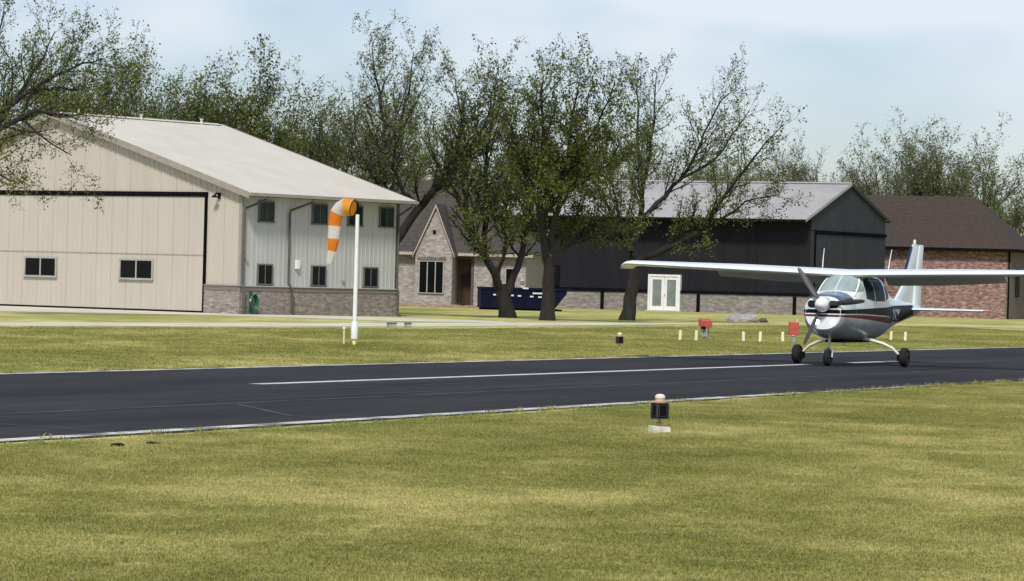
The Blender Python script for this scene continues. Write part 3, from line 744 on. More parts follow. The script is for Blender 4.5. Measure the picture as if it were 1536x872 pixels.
# ------------------------------------------------------------------ dumpster
dp = empty('dumpster', (0.75, 227.5, 0), 0.10)
tag(dp, 'long navy blue open dumpster behind two tree trunks', 'dumpster')
Ld, Hd, Wd = 5.3, 1.36, 2.2
x0, x1 = -Ld/2, Ld/2
side = [(x0, .12), (x1-.85, .12), (x1-.05, Hd-.25), (x1-.05, Hd), (x0, Hd)]
for nm, y0_, y1_ in (('side_wall', 0, .07), ('side_wall', Wd-.07, Wd)):
    MB().prism([(a, y0_, b) for a, b in side], [(a, y1_, b) for a, b in side]).build(nm, M['navy'], dp)
box('end_wall', M['navy'], dp, x0, x0+.07, .072, Wd-.072, .12, Hd)
MB().prism([(x1-.85, .072, .12), (x1-.78, .072, .12), (x1-.02, .072, Hd-.25), (x1-.10, .072, Hd-.25)], [(x1-.85, Wd-.072, .12), (x1-.78, Wd-.072, .12), (x1-.02, Wd-.072, Hd-.25), (x1-.10, Wd-.072, Hd-.25)]).build('end_wall', M['navy'], dp)
box('floor', M['rust'], dp, x0+.07, x1-.85, .072, Wd-.072, .12, .18)
box('top_rail', M['navy'], dp, x0-.04, x1+.25, -.07, .0, Hd-.10, Hd+.03)
box('top_rail', M['navy'], dp, x0-.04, x1+.25, Wd, Wd+.07, Hd-.10, Hd+.03)
for i in range(9):
    xx = x0+.15+i*.5
    if xx < x1-.9: box('rib', M['navy'], dp, xx, xx+.1, -.09, -.001, .14, Hd-.105)
box('skid', M['navy'], dp, x0+.1, x1-.3, .2, .4, 0.0, .119); box('skid', M['navy'], dp, x0+.1, x1-.3, Wd-.4, Wd-.2, 0.0, .119)
for (xx, zz, w_) in ((-1.9, .88, .2), (-.85, .86, .2), (-.4, .84, .2), (.35, .82, .2), (.85, .80, .2), (.5, 1.02, .6), (-.1, 1.31, .34)):
    box('sticker', M['sticker'], dp, xx, xx+w_, -.106 if zz < 1.2 else -.078, -.092 if zz < 1.2 else -.0705, zz, zz+.09)
yl = empty('yard_lamp', (0.62, 231.6, 0)); tag(yl, 'white yard lamp post standing behind the navy dumpster', 'lamp')
MB().lathe([(.09, 0), (.09, .1), (.05, .14), (.05, 1.55)], n=10).build('post', M['white'], yl)
MB().lathe([(.05, 1.55), (.14, 1.62), (.14, 1.78)], n=8).build('lantern', M['pane_frost'], yl)
MB().lathe([(.17, 1.785), (.17, 1.82), (.05, 1.92), (.01, 1.94)], n=8).build('cap', M['wood_trim'], yl)

# ------------------------------------------------------------------ windsock
ws = empty('windsock', (-4.02, 96.28, 0)); tag(ws, 'drooping orange and white windsock on a white pole', 'windsock')
MB().lathe([(.055, 0), (.055, .16)], n=14).build('pole_base', M['yellow'], ws)
MB().lathe([(.088, .16), (.09, .18), (.09, .56), (.07, .60)], n=16).build('pole_sleeve', M['white'], ws, smooth=True)
MB().lathe([(.056, .60), (.05, 3.34), (.03, 3.36)], n=14).build('pole', M['white'], ws, smooth=True)
mb = MB(); mb.tube([(0, 0, 3.36), (0, 0, 3.66)], .03, 8); mb.tube([(0, 0, 3.62), (-.05, -.06, 3.68), (-.10, -.16, 3.72)], .012, 6)
mb.build('swivel', M['mk_black'], ws)
pth = [Vector(p) for p in ((-.10, -.16, 3.52), (-.20, -.12, 3.54), (-.32, -.07, 3.55), (-.44, -.03, 3.50), (-.53, 0, 3.38), (-.575, .01, 3.22), (-.585, .01, 3.05), (-.595, .01, 2.88), (-.605, 0, 2.72), (-.615, 0, 2.56), (-.635, 0, 2.40), (-.665, 0, 2.24), (-.70, 0, 2.08))]
rad = [.215, .215, .205, .195, .18, .165, .158, .15, .142, .13, .11, .085, .06]
rng = random.Random(5)
def sock_ring(i, n=18):
    d = (pth[min(i+1, len(pth)-1)]-pth[max(i-1, 0)]).normalized()
    u = d.cross(Vector((0, 1, .02))).normalized(); w = d.cross(u)
    fl = 1.0 if i < 3 else (.62 if i < 10 else .4)
    return [pth[i] + u*math.cos(2*math.pi*k/n)*rad[i]*(1+.07*math.sin(3.1*k+2.3*i)+.03*math.sin(7*k+i)) + w*math.sin(2*math.pi*k/n)*rad[i]*fl for k in range(n)]
rings = [sock_ring(i) for i in range(len(pth))]
for (a, b, m_) in ((0, 2, 'orange_pale'), (2, 4, 'sock_white'), (4, 6, 'orange'), (6, 8, 'sock_white'), (8, 10, 'orange'), (10, 12, 'sock_white')):
    mb = MB()
    for i in range(a, b+1): mb.v += [tuple(p) for p in rings[i]]
    for i in range(b-a):
        for k in range(18):
            k2 = (k+1) % 18; mb.f.append((i*18+k, i*18+k2, (i+1)*18+k2, (i+1)*18+k))
    mb.build('sock_band', M[m_], ws, smooth=True)
mb = MB(); mb.tube(rings[0]+[rings[0][0]], .012, 6); mb.build('mouth_hoop', M['mk_black'], ws, smooth=True)
pg = empty('marker_peg', (-4.31, 96.85, 0)); tag(pg, 'thin yellow peg with a small round top beside the windsock pole', 'peg')
MB().lathe([(.024, 0), (.022, .36)], n=8).build('stem', M['yellow'], pg)
MB().lathe([(.02, .36), (.045, .40), (.045, .43), (.02, .46)], n=10).build('cap', M['stake'], pg, smooth=True)

# ------------------------------------------------------------------ runway edge marker lights
def marker(loc, rz, label, dome, slab=True):
    t = empty('runway_light', loc, rz); tag(t, label, 'runway light', 'runway edge lights')
    if slab:
        mb = MB(); mb.prism([(-.125, -.08, -.02), (.115, -.09, -.02), (.13, .07, -.02), (-.11, .085, -.02)], [(-.13, -.08, .085), (.11, -.08, .072), (.12, .06, .075), (-.10, .08, .09)])
        mb.build('concrete_base', M['chip'], t, bevel=.008)
    MB().lathe([(.022, .05 if slab else 0), (.022, .10), (.034, .11), (.034, .125), (.014, .135), (.014, .165), (.045, .18)], n=12).build('stem', M['copper'], t, smooth=True)
    b = .074
    MB().quadbox(-b, b, -b, b, .18, .355).build('lantern_body', M['mk_black'], t, bevel=.006)
    for s in (-1, 1):
        for q in (-1, 1):
            box('corner_bead', M['mk_edge'], t, s*b-.006, s*b+.006, q*b-.006, q*b+.006, .185, .35)
    MB().quadbox(-b-.008, b+.008, -b-.008, b+.008, .166, .180).build('lower_plate', M['mk_edge'], t)
    for (a0_, a1_) in ((-.05, .05),):
        for s in (-1, 1):
            lo, hi = sorted((s*b, s*(b+.004)))
            fr = MB().quadbox(lo, hi, -.052, -.047, .20, .335).quadbox(lo, hi, .047, .052, .20, .335).quadbox(lo, hi, -.047, .047, .20, .205).quadbox(lo, hi, -.047, .047, .33, .335)
            fr.build('panel_frame', M['mk_edge'], t)
            fr = MB().quadbox(-.052, -.047, lo, hi, .20, .335).quadbox(.047, .052, lo, hi, .20, .335).quadbox(-.047, .047, lo, hi, .20, .205).quadbox(-.047, .047, lo, hi, .33, .335)
            fr.build('panel_frame', M['mk_edge'], t)
    MB().lathe([(.078, .356), (.080, .372), (.062, .385), (.058, .40)], n=20).build('collar', M['copper'], t, smooth=True)
    MB().lathe([(.052, .40), (.060, .41), (.062, .428), (.054, .447), (.036, .459), (.012, .463)], n=20).build('dome', dome, t, smooth=True)
    return t
marker((1.78, 44.17, 0), 0.5, 'black lantern with white dome on a chipped concrete base', M['dome'])
marker((2.90, 99.76, 0), 0.35, 'black lantern with yellowish dome across the runway', M['dome_yellow'], slab=False)

# white stakes and red boxes beyond the runway
sk = MB().prism([(-.045, -.02, 0), (.045, -.02, 0), (.045, .02, 0), (-.045, .02, 0)], [(-.045, -.02, .33), (.045, -.02, .33), (.045, .02, .33), (-.045, .02, .33)])
sk0 = sk.build('marker_stake', M['stake'], None, bevel=.006)
STL = ['cream stake on its own at the lantern end of the row', 'cream stake right beside the grey post of the tilted red box', 'first cream stake after the tilted red box, towards the aeroplane',
       'second cream stake after the tilted red box, towards the aeroplane', 'short greenish stake beside the upright red box', 'cream stake at the foot of the upright red box', 'cream stake past the aeroplane, on the nose side of a pair', 'cream stake past the aeroplane, on the tail side of a pair']
for i, (x, y) in enumerate(((5.41, 119.8), (5.97, 120.8), (7.49, 120.6), (8.09, 121.6), (8.93, 123), (9.33, 123.6), (13.54, 133.5), (13.98, 132.8))):
    o = sk0 if i == 0 else sk0.copy()
    if i: col.objects.link(o)
    o.location = (x, y, 0); o.rotation_euler = (rng.uniform(-.05, .05), rng.uniform(-.05, .05), rng.uniform(-.3, .3))
    tag(o, STL[i], 'stake', 'cream stakes in the grass')
rb1 = empty('signal_box', (6.25, 121.24, 0), .2); tag(rb1, 'tilted orange red box with black lens on a grey post', 'signal box')
o = MB().quadbox(-.18, .18, -.14, .28, -.11, .12).build('housing', M['red'], rb1, bevel=.015); o.location = (.05, 0, .55); o.rotation_euler = (.16, 0, 0)
MB().lathe([(.075, 0), (.085, .06), (.07, .10)], n=14).build('lens', M['mk_black'], rb1, smooth=True); rb1.children[-1].location = (-.06, -.13, .36)
box('post', M['grey'], rb1, -.03, .03, -.03, .03, 0, .42); box('control_box', M['grey'], rb1, -.11, .09, -.10, -.031, .12, .33, .01)
box('leg', M['grey'], rb1, .16, .19, .1, .13, 0, .45)
rb2 = empty('signal_box', (9.1, 120.57, 0), .1); tag(rb2, 'upright faded red box on a short grey post', 'signal box')
MB().quadbox(-.15, .15, -.11, .14, .26, .68).build('housing', M['red'], rb2, bevel=.015)
box('post', M['grey'], rb2, -.05, .05, -.05, .05, 0, .24); box('foot', M['grey'], rb2, -.14, .14, -.1, .1, 0, .03)
MB().lathe([(.02, .675), (.02, .76)], (.1, 0, 0), n=8).build('finial', M['stake'], rb2)
for i, (x, y) in enumerate(((-4.25, 133.4), (-3.7, 134.4))):
    ub = empty('utility_cover', (x, y, 0), .3); tag(ub, ['low grey ground box at the concrete edge, by the windsock', 'low grey ground box at the concrete edge, towards the trees'][i], 'ground box')
    box('body', M['grey'], ub, -.15+.05*i, .15-.05*i, -.12, .12, 0, .14, .01); box('lid', M['trim_dark'], ub, -.17+.05*i, .17-.05*i, -.14, .14, .142, .17, .006)

def lump(name, m, loc, size, seed, rz=0, sub=2):
    bm = bmesh.new(); bmesh.ops.create_icosphere(bm, subdivisions=sub, radius=1)
    r = random.Random(seed)
    ph = [Vector((r.uniform(-1, 1), r.uniform(-1, 1), r.uniform(-1, 1))).normalized() for _ in range(9)]
    for v in bm.verts:
        k = 1.0
        for p in ph:
            d = v.co.dot(p)
            if d > .55: k = min(k, .62/d + .04)
        v.co *= k; v.co.x *= size[0]; v.co.y *= size[1]; v.co.z *= size[2]
    me = bpy.data.meshes.new(name); bm.to_mesh(me); bm.free(); me.materials.append(m)
    o = mesh_obj(name, me); o.location = loc; o.rotation_euler = (0, 0, rz); return o
tag(lump('rubble_rock', M['slab'], (11.55, 191.2, .14), (.95, .55, .33), 3, .2), 'pale broken concrete lump, largest on the lawn by the stone wall', 'rubble', 'rubble on the lawn')
tag(lump('rubble_rock', M['slab'], (12.2, 191.6, .2), (.7, .45, .28), 6, .5), 'pale broken concrete lump leaning on the largest one', 'rubble', 'rubble on the lawn')
tag(lump('rubble_rock', M['rust'], (12.85, 191.3, .08), (.3, .25, .16), 8, .1), 'dark brown scrap beside the pale concrete lumps', 'rubble', 'rubble on the lawn')
tag(lump('dirt_clod', M['dirt'], (-3.87, 37.04, .02), (.085, .06, .035), 11), 'black dirt clod in the grass by the runway edge', 'dirt clod', 'clods by the runway')
tag(lump('dirt_clod', M['dirt'], (-3.56, 37.7, .015), (.10, .05, .025), 12), 'flatter dirt clod in the grass by the runway edge', 'dirt clod', 'clods by the runway')

# ------------------------------------------------------------------ aeroplane
AC = empty('aeroplane', (7.9, 87.0, 0.008), -(math.pi/2+0.39))
tag(AC, 'white high wing single engine aeroplane with black and maroon stripe', 'aeroplane')
#       x     hw    zb    zt    zw    nt   nb
ST = [( 2.20, .41, .84, 1.57, 1.24, 2.9, 2.4),
      ( 2.12, .47, .77, 1.61, 1.23, 2.9, 2.5),
      ( 1.95, .51, .71, 1.64, 1.22, 2.8, 2.6),
      ( 1.60, .54, .645, 1.67, 1.20, 2.7, 2.7),
      ( 1.38, .55, .62, 1.71, 1.20, 2.6, 2.7),
      ( 1.15, .565, .605, 1.86, 1.20, 2.7, 2.8),
      ( 0.95, .575, .595, 1.99, 1.20, 2.8, 2.8),
      ( 0.72, .58, .59, 2.09, 1.20, 2.9, 2.8),
      ( 0.10, .58, .58, 2.13, 1.20, 3.0, 2.8),
      (-0.70, .56, .58, 2.13, 1.20, 3.0, 2.8),
      (-1.20, .51, .61, 2.08, 1.20, 2.8, 2.7),
      (-1.70, .44, .68, 1.92, 1.20, 2.5, 2.5),
      (-2.20, .37, .77, 1.72, 1.20, 2.3, 2.3),
      (-3.00, .285, .90, 1.58, 1.22, 2.1, 2.1),
      (-4.20, .18, 1.05, 1.50, 1.27, 2.0, 2.0),
      (-5.20, .09, 1.17, 1.44, 1.31, 2.0, 2.0),
      (-5.60, .035, 1.25, 1.40, 1.33, 2.0, 2.0)]
SX = np.array([s[0] for s in ST])[::-1]
SP = np.array([s[1:] for s in ST])[::-1]
def hermite(x):
    x = min(max(x, SX[0]), SX[-1]); i = int(min(max(np.searchsorted(SX, x)-1, 0), len(SX)-2))
    h = SX[i+1]-SX[i]; t = (x-SX[i])/h
    def slope(j):
        if j <= 0: return (SP[1]-SP[0])/(SX[1]-SX[0])
        if j >= len(SX)-1: return (SP[-1]-SP[-2])/(SX[-1]-SX[-2])
        a = (SP[j]-SP[j-1])/(SX[j]-SX[j-1]); b = (SP[j+1]-SP[j])/(SX[j+1]-SX[j])
        return np.where(a*b > 0, 2*a*b/(a+b+1e-12*np.sign(a+b)), 0)
    m0, m1 = slope(i), slope(i+1)
    return ((2*t**3-3*t**2+1)*SP[i] + (t**3-2*t**2+t)*h*m0 + (-2*t**3+3*t**2)*SP[i+1] + (t**3-t**2)*h*m1)
def surf_y(x, z, g=0.0):
    hw_, zb, zt, zw, nt, nb = hermite(x)
    q = (z-zw)/(zt-zw) if z >= zw else (zw-z)/(zw-zb); e = nt if z >= zw else nb
    return hw_*max(0.0, 1-min(1, abs(q))**e)**(1/e) + g
def ring_pt(x, th, g=0.0):
    hw_, zb, zt, zw, nt, nb = hermite(x)
    c, s = math.cos(th), math.sin(th); e = nt if s >= 0 else nb; hh = (zt-zw) if s >= 0 else (zw-zb)
    return (x, (hw_+g)*math.copysign(abs(c)**(2/e), c), zw+(hh+g)*math.copysign(abs(s)**(2/e), s))
NR = 48
xs = list(np.concatenate([np.linspace(-5.6, -1.2, 30), np.linspace(-1.05, 1.9, 36), np.linspace(1.96, 2.2, 8)]))
mb = MB()
for x in xs: mb.v += [ring_pt(x, 2*math.pi*(k+.5)/NR) for k in range(NR)]
for i in range(len(xs)-1):
    for k in range(NR):
        k2 = (k+1) % NR; mb.f.append((i*NR+k, i*NR+k2, (i+1)*NR+k2, (i+1)*NR+k))
mb.f.append(tuple(range(NR))); mb.f.append(tuple((len(xs)-1)*NR+k for k in range(NR)))
fus = mb.build('fuselage', M['ac_white'], AC, smooth=True)
def side_patch(name, m, x0, x1, zlo, zhi, side, g, nx=24, nz=5, parent=AC):
    mb = MB()
    for i in range(nx+1):
        x = x0+(x1-x0)*((i/nx)**2 if x0 > 2 else i/nx); a, b = zlo(x), zhi(x)
        for j in range(nz+1):
            z = a+(b-a)*j/nz; mb.v.append((x, side*surf_y(x, z, g), z))
    for i in range(nx):
        for j in range(nz):
            p = i*(nz+1)+j; mb.f.append((p, p+1, p+nz+2, p+nz+1))
    return mb.build(name, m, parent, smooth=True)
def top_patch(name, m, x0, x1, zlo, g, nx=16, nt=24, parent=AC, ymax=None):
    mb = MB()
    for i in range(nx+1):
        x = x0+(x1-x0)*((i/nx)**1.6 if x0 > 2 else i/nx)
        hw_, zb, zt, zw, e, nb = hermite(x)
        s = max(0.0, min(1.0, (zlo(x)-zw)/(zt-zw)))**(e/2); th0 = math.asin(s)
        for j in range(nt+1): mb.v.append(ring_pt(x, th0+(math.pi-2*th0)*j/nt, g))
    for i in range(nx):
        for j in range(nt):
            p = i*(nt+1)+j; mb.f.append((p, p+1, p+nt+2, p+nt+1))
    return mb.build(name, m, parent, smooth=True)
lin = lambda x, a, b: b[1] + (a[1]-b[1])*(x-b[0])/(a[0]-b[0])
pw = lambda pts: (lambda x: float(np.interp(x, [p[0] for p in pts][::-1], [p[1] for p in pts][::-1])))
bt = pw([(2.2, 1.29), (1.4, 1.31), (-1.4, 1.37), (-2.2, 1.40), (-4.6, 1.42)])
bb = pw([(2.2, 1.205), (1.0, 1.205), (-1.5, 1.15), (-2.0, 1.02), (-3.2, 1.02), (-4.6, 1.18)])
rt = pw([(2.2, 1.175), (1.0, 1.18), (-1.5, 1.125), (-2.0, 1.018)])
rbm = pw([(2.2, 1.13), (1.0, 1.09), (-1.5, .98), (-2.0, .985)])
for sd in (1, -1):
    side_patch('stripe', M['ac_black'], 2.195, -4.6, bb, bt, sd, .005, nx=90)
    side_patch('stripe', M['ac_red'], 2.195, -2.0, rbm, rt, sd, .005, nx=60)
    side_patch('side_window', M['ac_glass_dark'], .70, .06, pw([(.70, 1.56), (.06, 1.50)]), pw([(.70, 1.88), (.5, 2.0), (.06, 2.04)]), sd, .006, nx=10)
    side_patch('side_window', M['ac_glass_dark'], -.02, -.85, lambda x: 1.50, pw([(-.02, 2.04), (-.85, 2.02)]), sd, .006, nx=10)
    side_patch('side_window', M['ac_glass_dark'], -1.02, -1.42, pw([(-1.02, 1.52), (-1.42, 1.60)]), pw([(-1.02, 1.90), (-1.42, 1.78)]), sd, .006, nx=8)
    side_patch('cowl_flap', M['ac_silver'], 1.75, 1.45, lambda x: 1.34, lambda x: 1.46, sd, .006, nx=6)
top_patch('windscreen', M['ac_glass'], 1.34, .76, pw([(1.34, 1.715), (1.1, 1.70), (.76, 1.74)]), .006)
top_patch('cowl_top', M['ac_cowl'], 2.17, 1.42, pw([(2.17, 1.42), (1.42, 1.52)]), .004)
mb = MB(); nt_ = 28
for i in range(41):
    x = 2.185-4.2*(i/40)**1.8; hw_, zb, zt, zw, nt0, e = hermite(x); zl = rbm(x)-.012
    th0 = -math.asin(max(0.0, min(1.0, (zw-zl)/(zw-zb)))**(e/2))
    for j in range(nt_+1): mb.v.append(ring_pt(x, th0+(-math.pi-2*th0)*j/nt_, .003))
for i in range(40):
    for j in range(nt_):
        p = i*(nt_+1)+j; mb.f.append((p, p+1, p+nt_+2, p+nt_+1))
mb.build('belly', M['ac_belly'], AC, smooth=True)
# centre and corner posts of the windscreen
MB().tube([ring_pt(x, math.pi/2, .004) for x in np.linspace(1.34, .74, 8)], .012, 6).build('windscreen_post', M['ac_white'], AC)
for sd in (1, -1):
    MB().tube([(x, sd*surf_y(x, z, .004), z) for x, z in zip(np.linspace(1.30, .72, 8), np.linspace(1.60, 2.0, 8))], .022, 8).build('windscreen_post', M['ac_white'], AC, smooth=True)
MB().tube([ring_pt(1.42, 2*math.pi*k/40, .002) for k in range(41)], .006, 5).build('cowl_seam', M['grey'], AC)
for sd in (1, -1):
    MB().tube([(x, sd*surf_y(x, z, .002), z) for x, z in ((.74, 1.9), (.76, 1.5), (.74, 1.0), (.66, .82), (.1, .80), (-.02, .95), (-.02, 1.5), (-.02, 2.0))], .005, 5).build('door_seam', M['grey'], AC)
# engine front: intakes, spinner, propeller, lights
for sd in (1, -1):
    mb = MB(); c = Vector((2.203, sd*.245, 1.40)); n = 24
    ell = [c+Vector((0, .135*math.copysign(abs(math.cos(2*math.pi*k/n))**.7, math.cos(2*math.pi*k/n)), .10*math.copysign(abs(math.sin(2*math.pi*k/n))**.7, math.sin(2*math.pi*k/n)))) for k in range(n)]
    mb.prism([p-Vector((.12, 0, 0)) for p in ell], ell); mb.build('air_intake', M['ac_dark'], AC)  # black plug: shade inside the opening painted as its colour
    MB().tube(ell+[ell[0], ell[1]], .016, 6, cap=False).build('intake_lip', M['ac_white'], AC, smooth=True)
    mb = MB(); mb.lathe([(.085, 2.10), (.085, 2.19), (.075, 2.205)], (0, sd*.19+.05, 1.0), axis='x', n=18); mb.build('light_bezel', M['grey'], AC)
    MB().lathe([(.066, 2.19), (.062, 2.212), (.03, 2.224)], (0, sd*.19+.05, 1.0), axis='x', n=18).build('landing_light', M['lamp_on'], AC, smooth=True)
PZ = 1.40
for (m_, z0_, z1_) in (('ac_black', 1.205, 1.285), ('ac_red', 1.13, 1.175)):
    w0_, w1_ = surf_y(2.2, z0_)-.004, surf_y(2.2, z1_)-.004
    MB().prism([(2.201, -w0_, z0_), (2.201, w0_, z0_), (2.201, w1_, z1_), (2.201, -w1_, z1_)], [(2.206, -w0_, z0_), (2.206, w0_, z0_), (2.206, w1_, z1_), (2.206, -w1_, z1_)]).build('stripe', M[m_], AC)
MB().lathe([(.172, 2.18), (.172, 2.26), (.16, 2.33), (.135, 2.40), (.095, 2.46), (.05, 2.50), (.012, 2.52)], (0, 0, PZ), axis='x', n=28).build('spinner', M['white'], AC, smooth=True)
MB().lathe([(.176, 2.17), (.178, 2.235)], (0, 0, PZ), axis='x', n=28).build('spinner_backplate', M['prop'], AC)
prop = empty('propeller', (2.27, 0, PZ)); prop.parent = AC
for q in range(3):
    ang = R(126-120*q)                          # seen from the front, from the aeroplane's left
    dy, dz = math.cos(ang), math.sin(ang)
    mb = MB(); st = [(.16, .045, .05, 60), (.28, .06, .03, 45), (.45, .068, .022, 34), (.65, .064, .016, 26), (.85, .055, .012, 21), (.97, .04, .008, 19), (1.01, .018, .005, 19)]
    er = Vector((0, dy, dz)); et = Vector((0, -dz, dy)); ex = Vector((1, 0, 0))
    for (r_, c_, t_, p_) in st:
        a = R(p_); cdir = et*math.cos(a)+ex*math.sin(a); nd = ex*math.cos(a)-et*math.sin(a)
        mb.v += [tuple(er*r_+cdir*u_*c_+nd*v_*t_) for (u_, v_) in ((-1, 0), (-.4, .8), (.3, .9), (1, 0), (.3, -.5), (-.4, -.5))]
    for i in range(len(st)-1):
        for k in range(6):
            k2 = (k+1) % 6; mb.f.append((i*6+k, i*6+k2, (i+1)*6+k2, (i+1)*6+k))
    mb.f.append(tuple(range(6))); mb.f.append(tuple(36+k for k in range(6)))
    mb.build('propeller_blade', M['prop'], prop, smooth=True)
# wing
def airfoil(n=14, t=.13, camber=.02):
    up, lo = [], []
    for i in range(n+1):
        c = .5*(1-math.cos(math.pi*i/n))
        y = 5*t*(.2969*math.sqrt(c)-.126*c-.3516*c**2+.2843*c**3-.1036*c**4)
        m = camber*(2*.4*c-c*c)/.16 if c < .4 else camber*(1-.8+.8*c-c*c)/.36
        up.append((c, m+y)); lo.append((c, m-y))
    return up[::-1]+lo[1:-1]
AF = airfoil(14, .112, .018)
def wing_loft(secs, name, m, parent, af=AF):
    mb = MB(); n = len(af)
    for (y, xle, chord, z, inc, ts_) in secs:
        for (c, h) in af:
            dx, dz = -c*chord, h*chord*ts_
            ca, sa = math.cos(inc), math.sin(inc)
            mb.v.append((xle+dx*ca+dz*sa*0, y, z+dz+dx*sa))
    for i in range(len(secs)-1):
        for k in range(n):
            k2 = (k+1) % n; mb.f.append((i*n+k, i*n+k2, (i+1)*n+k2, (i+1)*n+k))
    mb.f.append(tuple(range(n))); mb.f.append(tuple((len(secs)-1)*n+k for k in range(n)))
    return mb.build(name, m, parent, smooth=True)
DIH = math.tan(R(1.6)); ZW = 2.09
for sd, nm in ((1, 'wing'), (-1, 'wing')):
    secs = []
    for (y, xle, ch, inc, ts_) in ((0.0, .80, 1.63, .026, 1), (.55, .80, 1.63, .026, 1), (2.6, .78, 1.60, .02, 1), (4.2, .68, 1.32, .0, 1), (5.35, .60, 1.12, -.02, 1.0)):
        secs.append((sd*y, xle, ch, ZW+y*DIH, -inc, ts_))
    w_ = wing_loft(secs, nm, M['ac_white'], AC)
    tipz = ZW+5.35*DIH
    wing_loft([(sd*5.352, .60, 1.12, tipz, .02, 1.0), (sd*5.47, .57, 1.08, tipz-.01, .02, .95), (sd*5.56, .50, .98, tipz-.05, .02, .7), (sd*5.62, .40, .84, tipz-.11, .02, .35)], 'wing_tip', M['ac_white'], AC)
    # lowered flap
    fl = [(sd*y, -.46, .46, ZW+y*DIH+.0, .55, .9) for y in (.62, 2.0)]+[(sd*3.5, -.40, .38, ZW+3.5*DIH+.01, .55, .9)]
    wing_loft(fl, 'flap', M['ac_silver'], AC)
    al = [(sd*y, -.42+.05*(y-3.6), .30, ZW+y*DIH+.01, -.02, .9) for y in (3.56, 5.2)]
    wing_loft(al, 'aileron', M['ac_white'], AC)
    MB().tube([(-.2, sd*.80, ZW+.17), (-.26, sd*.81, ZW+.38), (-.36, sd*.82, ZW+.62)], [.012, .010, .006], 6).build('antenna', M['white'], AC)
    # tailplane
    wing_loft([(sd*.03, -4.35, .98, 1.31, 0, .75), (sd*.9, -4.52, .82, 1.315, 0, .7), (sd*1.85, -4.70, .64, 1.32, 0, .7)], 'tailplane', M['ac_white'], AC)
    wing_loft([(sd*1.852, -4.70, .64, 1.32, 0, .7), (sd*1.95, -4.76, .54, 1.32, 0, .55), (sd*2.0, -4.86, .38, 1.32, 0, .2)], 'tailplane_tip', M['tipred'], AC)
# fin: vertical lofts (chord along x, thickness along y)
def fin_loft(secs, name, m):
    mb = MB(); n = len(AF)
    sym = airfoil(14, .10, 0.0)
    for (z, xle, chord, ts_) in secs:
        for (c, h) in sym: mb.v.append((xle-c*chord, h*chord*ts_, z))
    for i in range(len(secs)-1):
        for k in range(n):
            k2 = (k+1) % n; mb.f.append((i*n+k, i*n+k2, (i+1)*n+k2, (i+1)*n+k))
    mb.f.append(tuple(range(n))); mb.f.append(tuple((len(secs)-1)*n+k for k in range(n)))
    return mb.build(name, m, AC, smooth=True)
fin_loft([(1.36, -3.05, 1.95, .55), (1.62, -3.55, 1.50, .75), (1.85, -3.98, 1.10, 1.0), (2.4, -4.42, .84, 1.0), (2.86, -4.80, .62, 1.0), (2.90, -4.86, .52, .7)], 'fin', M['ac_white'])
fin_loft([(1.38, -5.03, .72, 1.2), (1.9, -5.10, .62, 1.2), (2.4, -5.28, .50, 1.2), (2.84, -5.44, .40, 1.2), (2.90, -5.48, .32, .8)], 'rudder', M['ac_white'])
for (z0_, z1_, m_) in ((1.9, 2.84, 'ac_blue'),):
    xl = lambda z: float(np.interp(z, [1.85, 2.4, 2.86], [-3.98, -4.42, -4.80]))
    pts = [(xl(z)+.012, 0, z) for z in np.linspace(z0_, z1_, 8)]
    MB().tube(pts, [.035]*8, 8).build('leading_edge_boot', M[m_], AC, smooth=True)
MB().lathe([(.03, 2.9), (.04, 2.94), (.035, 3.0), (.01, 3.02)], (-5.05, 0, 0), n=10).build('beacon', M['white'], AC, smooth=True)
# registration on the dark rear flank
for sd in (1,):
    cu = bpy.data.curves.new('registration', 'FONT'); cu.body = 'NM'; cu.size = .42; cu.extrude = .003
    to = bpy.data.objects.new('registration', cu); col.objects.link(to)
    dg = bpy.context.evaluated_depsgraph_get(); me = bpy.data.meshes.new_from_object(to.evaluated_get(dg))
    bpy.data.objects.remove(to)
    for v in me.vertices:
        u_, w_ = v.co.x*1.35, v.co.y
        x = -2.05-u_; z = 1.06+w_*.92
        v.co = Vector((x, surf_y(x, z, .008)+v.co.z, z))
    me.materials.clear(); me.materials.append(M['sticker'])
    mesh_obj('registration', me, AC)
# landing gear
def wheel(c, r_, w_, parent=AC):
    t = empty('wheel', c); t.parent = parent
    pr = [(r_*.55, -w_*.42), (r_*.8, -w_*.5), (r_*.95, -w_*.36), (r_, -w_*.15), (r_, w_*.15), (r_*.95, w_*.36), (r_*.8, w_*.5), (r_*.55, w_*.42)]
    MB().lathe(pr, axis='y', n=28).build('tyre', M['tyre'], t, smooth=True)
    MB().lathe([(r_*.52, -w_*.47), (r_*.54, -w_*.40), (r_*.54, w_*.40), (r_*.52, w_*.47)], axis='y', n=20).build('rim', M['rim'], t, smooth=True)
    MB().lathe([(r_*.16, -w_*.62), (r_*.16, w_*.62)], axis='y', n=12).build('hub', M['mk_black'], t)
    return t
for sd in (1, -1):
    wheel((0, sd*1.30, .225), .225, .17)
    leg = [(.06, sd*.30, .63), (.05, sd*.55, .585), (.03, sd*.80, .52), (.01, sd*1.0, .43), (0, sd*1.12, .32), (0, sd*1.20, .225)]
    MB().tube(leg, [.045, .042, .038, .034, .032, .03], 10).build('gear_leg', M['ac_gear'], AC, smooth=True)
    box('brake', M['mk_black'], AC, -.09, .07, *sorted((sd*1.13, sd*1.21)), .13, .29, .01)
wheel((1.75, 0, .195), .195, .14)
MB().tube([(1.62, 0, .72), (1.68, 0, .5), (1.72, 0, .40)], [.035, .033, .03], 10).build('nose_strut', M['ac_gear'], AC, smooth=True)
mb = MB()
for sd in (1, -1): mb.tube([(1.72, 0, .42), (1.73, sd*.10, .40), (1.75, sd*.10, .2)], .018, 6)
mb.build('nose_fork', M['ac_gear'], AC)
